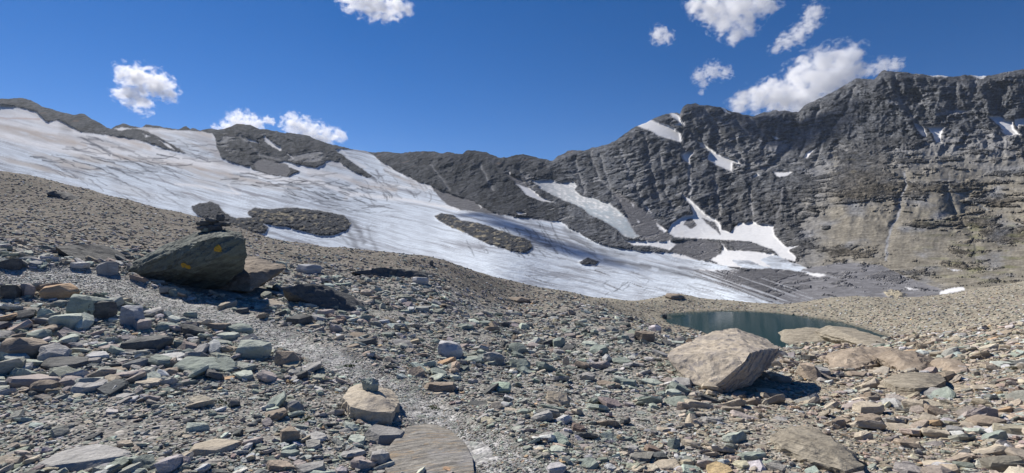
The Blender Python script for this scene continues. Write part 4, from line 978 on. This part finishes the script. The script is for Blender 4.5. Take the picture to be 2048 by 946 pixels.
for x, y, a, b in TAKEN: tn |= (((SX - x) / a) ** 2 + ((SY - y) / b) ** 2 < 1.0) & (size > .0)
keep = ~tn; SX, SY, SR, size, spx, fh, gp = SX[keep], SY[keep], SR[keep], size[keep], spx[keep], fh[keep], gp[keep]
NS = len(SX)
SZ = gz_at(SX, SY)
sppx = SX / SY * F0 + 1024; sppy = 473 - SZ / SY * F0
# colour of each stone
PAL = {'g': (.265, .28, .24), 'pg': (.37, .41, .36), 'gr': (.305, .29, .265), 'lg': (.43, .43, .415), 't': (.40, .35, .275), 'b': (.27, .225, .175), 'd': (.13, .135, .13), 'o': (.46, .33, .20), 'm': (.33, .285, .25), 'w': (.48, .48, .46)}
keys = list(PAL)
tanw = smooth(1250, 1650, sppx + 60 * pn(SX, SY, 0., 3) + .6 * (sppy - 750)) * (1 - fh * .3)
WT = lambda **k: np.array([k.get(q, 0) for q in keys], float)
wg = WT(g=.26, pg=.15, gr=.20, lg=.09, t=.10, b=.06, d=.07, o=.01, m=.08, w=.02)
wt_ = WT(g=.06, pg=.05, gr=.14, lg=.07, t=.42, b=.14, d=.03, o=.02, m=.12, w=.01)
wh = WT(g=.05, pg=.03, gr=.33, lg=.09, t=.12, b=.20, d=.11, o=.005, m=.12, w=.01)
Wm = wg[None] * (1 - tanw[:, None]) + wt_[None] * tanw[:, None]
Wm = Wm * (1 - fh[:, None] * .85) + wh[None] * fh[:, None] * .85
cum = np.cumsum(Wm / Wm.sum(1, keepdims=True), 1)
kc = (rr.random(NS)[:, None] > cum).sum(1).clip(0, len(keys) - 1)
scolr = np.array([PAL[q] for q in keys])[kc] * (1.08 + rr.normal(0, .18, NS))[:, None].clip(.55, 1.6)
scolr = scolr * (1 + rr.normal(0, .03, (NS, 3)))
# rotations
e = .15
nx = -(gz_at(SX + e, SY) - gz_at(SX - e, SY)) / (2 * e); ny = -(gz_at(SX, SY + e) - gz_at(SX, SY - e)) / (2 * e)
up = np.stack([nx, ny, np.ones(NS)], 1) + rr.normal(0, .26, (NS, 3)) * np.array([1, 1, 0]) + np.array([-.06, .05, 0])
up /= np.linalg.norm(up, axis=1)[:, None]
th = rr.normal(0, .75, NS); hx = np.stack([np.cos(th), np.sin(th), np.zeros(NS)], 1)
ax = hx - (hx * up).sum(1)[:, None] * up; ax /= np.linalg.norm(ax, axis=1)[:, None]; ay = np.cross(up, ax)
Rm = np.stack([ax, ay, up], 2)
pk = rr.integers(0, len(protos), NS)
# the largest stones become things of their own
big = size * F0 / SR
okb = (sppx > 20) & (sppx < 2030) & (sppy < 935) & (size > .05)
order = np.argsort(-np.where(okb, big, 0))
chosen = []
for i in order:
    if len(chosen) >= 175: break
    if all((SX[i] - SX[j]) ** 2 + (SY[i] - SY[j]) ** 2 > (.8 * (size[i] + size[j]) * .5) ** 2 for j in chosen): chosen.append(i)
chs = np.zeros(NS, bool); chs[chosen] = True
def merge(sel, name, label, cat_kind='stuff'):
    Vs, Fs, Cs = [], [], []; off = 0
    for k, (PV, PF) in enumerate(protos):
        m = np.nonzero(sel & (pk == k))[0]
        if not len(m): continue
        v = np.einsum('nij,vj->nvi', Rm[m], PV) * size[m][:, None, None]
        thick = np.ptp(PV[:, 2]) * size[m]
        v = v + np.stack([SX[m], SY[m], SZ[m] + thick * rr.uniform(.05, .42, len(m))], 1)[:, None]
        n_, q_ = v.shape[:2]
        Vs.append(v.reshape(-1, 3)); Fs.append((PF[None] + (np.arange(n_) * q_)[:, None, None] + off).reshape(-1, 3)); off += n_ * q_
        Cs.append(np.repeat(scolr[m], q_, 0))
    o = mesh_obj(name, np.concatenate(Vs), np.concatenate(Fs), M_rub, np.concatenate(Cs).clip(.03, .8), False)
    return tag(o, label, None, None, 'stuff')
t = NT('rubble_stone'); c = attr_col(t); P = t.new('ShaderNodeNewGeometry').outputs['Position']
n1 = t.noise(t.mapping(P, (1, 1, 3), (.2, .15, 0)), 26, 5, .65); n2 = t.noise(P, 7, 3, .5)
cc = t.mix(1.0, c, t.math('MULTIPLY', t.ramp(n1, (.25, .75, .68, 1.32)), t.ramp(n2, (.3, .7, .85, 1.15))), 'MULTIPLY')
t.bsdf(cc, .88, t.bump(n1, .02, .9), .2); M_rub = t.m
merge(~chs & (size > .045), 'rubble', 'countless angular green, grey and tan stones covering the moraine')
merge(~chs & (size <= .045), 'gravel', 'fine angular gravel between the larger stones')
CN = {'g': ('green', ['grey green', 'teal green', 'mossy green']), 'pg': ('palegreen', ['pale green', 'mint grey']), 'gr': ('grey', ['grey', 'mid grey', 'ash grey']), 'lg': ('grey', ['light grey', 'pale grey']), 't': ('tan', ['tan', 'sandy', 'beige']),
      'b': ('brown', ['brown', 'earth brown']), 'd': ('dark', ['dark', 'charcoal']), 'o': ('orange', ['rusty']), 'm': ('pink', ['mauve', 'dusky pink']), 'w': ('white', ['whitish'])}
used = set()
lr2 = random.Random(99)
short = {}
for X, Y, mt, lb, w in PLACED:
    short[lb] = lb
for q, i in enumerate(chosen):
    k = keys[kc[i]]; mt, words_ = CN[k]
    PV, PF = protos[pk[i]]
    bm = bmesh.new(); vs = [bm.verts.new(p * size[i]) for p in PV]
    for f in PF: bm.faces.new([vs[a] for a in f])
    bmesh.ops.dissolve_limit(bm, angle_limit=math.radians(3), verts=bm.verts[:], edges=bm.edges[:]); bmesh.ops.triangulate(bm, faces=bm.faces[:])
    refine(bm, max(.008, 2.6 * SR[i] / 512.), .03 * size[i], q, (.1, .1, 1), rounding=.15, rough=1.6)
    o = rock_obj('stone', bm, RM[mt], 32)
    thick = float(np.ptp(PV[:, 2]) * size[i])
    M_ = Matrix(Rm[i].tolist()).to_4x4(); o.matrix_world = Matrix.Translation((SX[i], SY[i], SZ[i] + .22 * thick)) @ M_
    form = 'flat' if thick / size[i] < .3 else ('blocky' if thick / size[i] > .5 else 'wedge shaped')
    sz = 'small' if big[i] < 34 else ('medium' if big[i] < 48 else 'large')
    dd = sorted((math.hypot((X / Y - SX[i] / SY[i]) * F0, (float(gz_at(X, Y)) / Y - SZ[i] / SY[i]) * F0), X, Y, lb) for X, Y, mt_, lb, w in PLACED)
    done = False
    for dist, X, Y, lb in dd[:6]:
        ddx = SX[i] / SY[i] * F0 - X / Y * F0; ddy = SY[i] - Y
        rel_ = ('right of' if ddx > 0 else 'left of') if abs(ddx) > 25 else ('behind' if ddy > 0 else 'in front of')
        base = lb
        for cut in (' resting ', ' next to ', ' at the ', ' in front of ', ' with ', ' below ', ' among ', ' amid ', ' above ', ' beside ', ' near ', ' on ', ' of ', ' by ', ' behind ', ' right of', ' left of', ' facing ', ' lying ', ' in the ', ' leaning', ' standing', ' under ', ', ', ' touching', ' centred', ' tilted', ' tipped', ' perched', ' against', ' overhanging', ' sticking', ' cut ', ' between ', ' just '):
            base = base.split(cut)[0]
        for wd in words_:
            lab = f'{sz} {form} {wd} stone {rel_} the {base}'
            if lab not in used and len(lab.split()) <= 16: done = True; break
        if done: break
    if not done: lab = lab + ' too'
    used.add(lab)
    tag(o, lab, 'stone', 'larger loose stones of the rubble')

# ------------------------------------------------------------------ clouds
def cloud(label, lumps, dens=.013, world=False, dist=5200., wisp=2.4, bias=-.10, seed=0, thick=1.0):
    r = random.Random(seed + 5); L = []
    for l in lumps:
        if world: L.append((Vector(l[:3]), l[3]))
        else:
            Y = dist + r.uniform(-.02, .02) * dist
            L.append((Vector(pw(l[0], l[1], Y)), l[2] / F0 * Y))
    C = sum((c for c, q in L), Vector()) / len(L)
    bm = bmesh.new()
    for c, q in L: bmesh.ops.create_icosphere(bm, subdivisions=2, radius=q * 1.5, matrix=Matrix.Translation(c - C))
    me = bpy.data.meshes.new('cloud'); bm.to_mesh(me); bm.free()
    o = bpy.data.objects.new('cloud', me); S.collection.objects.link(o); o.location = C
    md = o.modifiers.new('union', 'REMESH'); md.mode = 'VOXEL'; md.voxel_size = min(q for c, q in L) * .28
    t = NT('cloud_vapour'); P = t.new('ShaderNodeNewGeometry').outputs['Position']
    m = None
    for c, q in L:
        v = t.n.new('ShaderNodeVectorMath'); v.operation = 'DISTANCE'; t.l.new(P, v.inputs[0]); v.inputs[1].default_value = c
        d_ = t.math('MULTIPLY_ADD', v.outputs['Value'], -1.0 / q, 1.0)
        m = d_ if m is None else t.math('SMOOTH_MAX', m, d_, .25)
    qm = sum(q for c, q in L) / len(L)
    n = t.noise(t.mapping(P, (1, 1, 1.3)), 1.0 / (qm * .62), 7, .56, .35)
    f_ = t.math('ADD', t.math('MULTIPLY_ADD', t.math('SUBTRACT', n, .5), wisp * 1.5, m), bias)
    de = t.math('MULTIPLY', t.math('MULTIPLY', f_, 2.0, clamp=True), dens)
    vp = t.new('ShaderNodeVolumePrincipled'); vp.inputs['Color'].default_value = (.985, .99, 1, 1); vp.inputs['Anisotropy'].default_value = .35
    t.l.new(de, vp.inputs['Density']); t.l.new(vp.outputs[0], t.out.inputs['Volume'])
    me.materials.append(t.m)
    return tag(o, label, 'cloud', 'small fair-weather clouds')
cloud('lone puffy white cloud in the blue sky at upper left', [(258,150,24),(288,160,28),(318,172,28),(340,188,17),(268,190,26),(243,190,18),(283,208,20)], seed=1)
cloud('white cloud cut off by the top edge left of the centre', [(705,-4,28),(745,6,32),(790,14,26),(765,24,20),(815,20,14)], seed=2, dens=.012)
cloud('white cloud rising right behind the dark left peak', [(480,246,26),(508,248,20),(455,256,16),(434,260,12)], seed=3)
cloud('tiny cloud scrap between the two clouds behind the left ridge', [(535,240,9),(545,243,7)], seed=13, dens=.02)
cloud('bright cloud trailing right above the falling left ridge', [(588,250,24),(618,264,26),(650,272,22),(678,270,15),(640,285,26)], seed=4)
cloud('broad white cloud cut off by the top edge above the central peak', [(1392,14,24),(1430,12,36),(1478,14,40),(1530,0,30),(1445,45,26),(1468,68,20),(1500,55,18)], seed=5, dens=.012)
cloud('small ragged cloud left of the broad cloud at the top', [(1318,70,18),(1334,74,14)], seed=6, dens=.012)
cloud('thin wispy cloud hanging over the central summit', [(1400,152,16),(1424,142,18),(1450,146,15),(1408,168,10),(1403,184,7)], seed=7, dens=.009)
cloud('slanting wispy cloud at the top above the big cumulus', [(1628,26,20),(1618,48,20),(1596,70,20),(1570,82,18),(1550,96,13)], seed=8, dens=.010)
cloud('biggest bright cumulus rising behind the saddle of the right massif', [(1482,204,24),(1520,192,30),(1565,188,38),(1612,150,36),(1650,128,36),(1690,124,36),(1660,160,44),(1610,200,44),(1700,150,30)], seed=9, dens=.014)
cloud('faint cloud touching the summit of the right massif', [(1765,132,18),(1790,130,16),(1740,140,14)], seed=10, dens=.010)
def shade_from(pts, t_): return [tuple(np.array(p[:3]) + SUNV * t_) + (p[3],) for p in pts]
cloud('high cloud whose shadow lies on the lower glacier', shade_from([(-75,1180,44,60),(-10,1070,25,66),(55,975,5,72),(110,880,-15,66),(20,1000,5,60)], 1900), world=True, dens=.018, seed=12, wisp=1.6)
cloud('high cloud whose shadow darkens the cliff left of the right summit', shade_from([(1080,2000,440,130),(1180,1900,400,140),(1020,1900,330,120),(1120,1800,300,120)], 2000), world=True, dens=.012, seed=14, wisp=1.6)

# ------------------------------------------------------------------ the air between here and the ridges
bm = bmesh.new(); bmesh.ops.create_cube(bm, size=1.0)
bm.transform(Matrix.Translation((0, 1950, 150)) @ Matrix.Diagonal((9000, 4500, 1900, 1)))
zmin = float(min(FV[:, 2].min(), GZ.min())) - 1.0
for v in bm.verts: v.co.z = zmin if v.co.z < 0 else 760.0
me = bpy.data.meshes.new('haze'); bm.to_mesh(me); bm.free()
hz = bpy.data.objects.new('haze', me); S.collection.objects.link(hz)
t = NT('thin_air'); vp = t.new('ShaderNodeVolumePrincipled'); vp.inputs['Color'].default_value = (.72, .85, 1, 1)
vp.inputs['Density'].default_value = 2.0e-5; vp.inputs['Anisotropy'].default_value = .2
t.l.new(vp.outputs[0], t.out.inputs['Volume']); me.materials.append(t.m)
tag(hz, None, None, None, 'stuff')
print('HAZE', zmin, FV.min(0), FV.max(0))

# ------------------------------------------------------------------ small alpine plants between the stones
mv, mf, mc = [], [], []
rm = random.Random(21)
spots = [(585,765),(640,772),(610,842),(300,780),(700,728),(560,830),(430,806),(1320,520),(900,700),(1650,700),(1660,742),(1840,672),(1880,668),(1790,680),(1240,770),(1010,752),(870,815),(1400,870),(770,642)]
for sx_, sy_ in spots:
    for _ in range(3):
        h0 = hit(sx_ + rm.uniform(-12, 12), min(sy_ + rm.uniform(-5, 5), 940)); Rr = .035 + .006 * h0[1]
        base = (.12, .15, .06) if rm.random() < .6 else (.20, .11, .07)
        for k in range(46):
            a = rm.uniform(0, 6.28); q = Rr * rm.random() ** .5; x, y = h0[0] + q * math.cos(a), h0[1] + q * math.sin(a)
            z = float(h0[2]) - .005; hh = rm.uniform(.004, .014) * (1.3 - q / Rr) * (1 + .06 * h0[1]); w = rm.uniform(.004, .009) * (1 + .08 * h0[1]); b_ = rm.uniform(0, 3.14)
            i0 = len(mv); dx, dy = w * math.cos(b_), w * math.sin(b_)
            mv += [(x - dx, y - dy, z), (x + dx, y + dy, z), (x + rm.uniform(-.01, .01), y + rm.uniform(-.01, .01), z + hh + .008)]
            mf.append((i0, i0 + 1, i0 + 2)); v_ = rm.uniform(.7, 1.4); mc += [tuple(c_ * v_ for c_ in base)] * 3
t = NT('alpine_moss'); t.bsdf(attr_col(t), .9, None, .1)
tag(mesh_obj('moss', np.array(mv), np.array(mf), t.m, np.array(mc), False), 'low tufts of green and reddish moss between the stones', None, None, 'stuff')
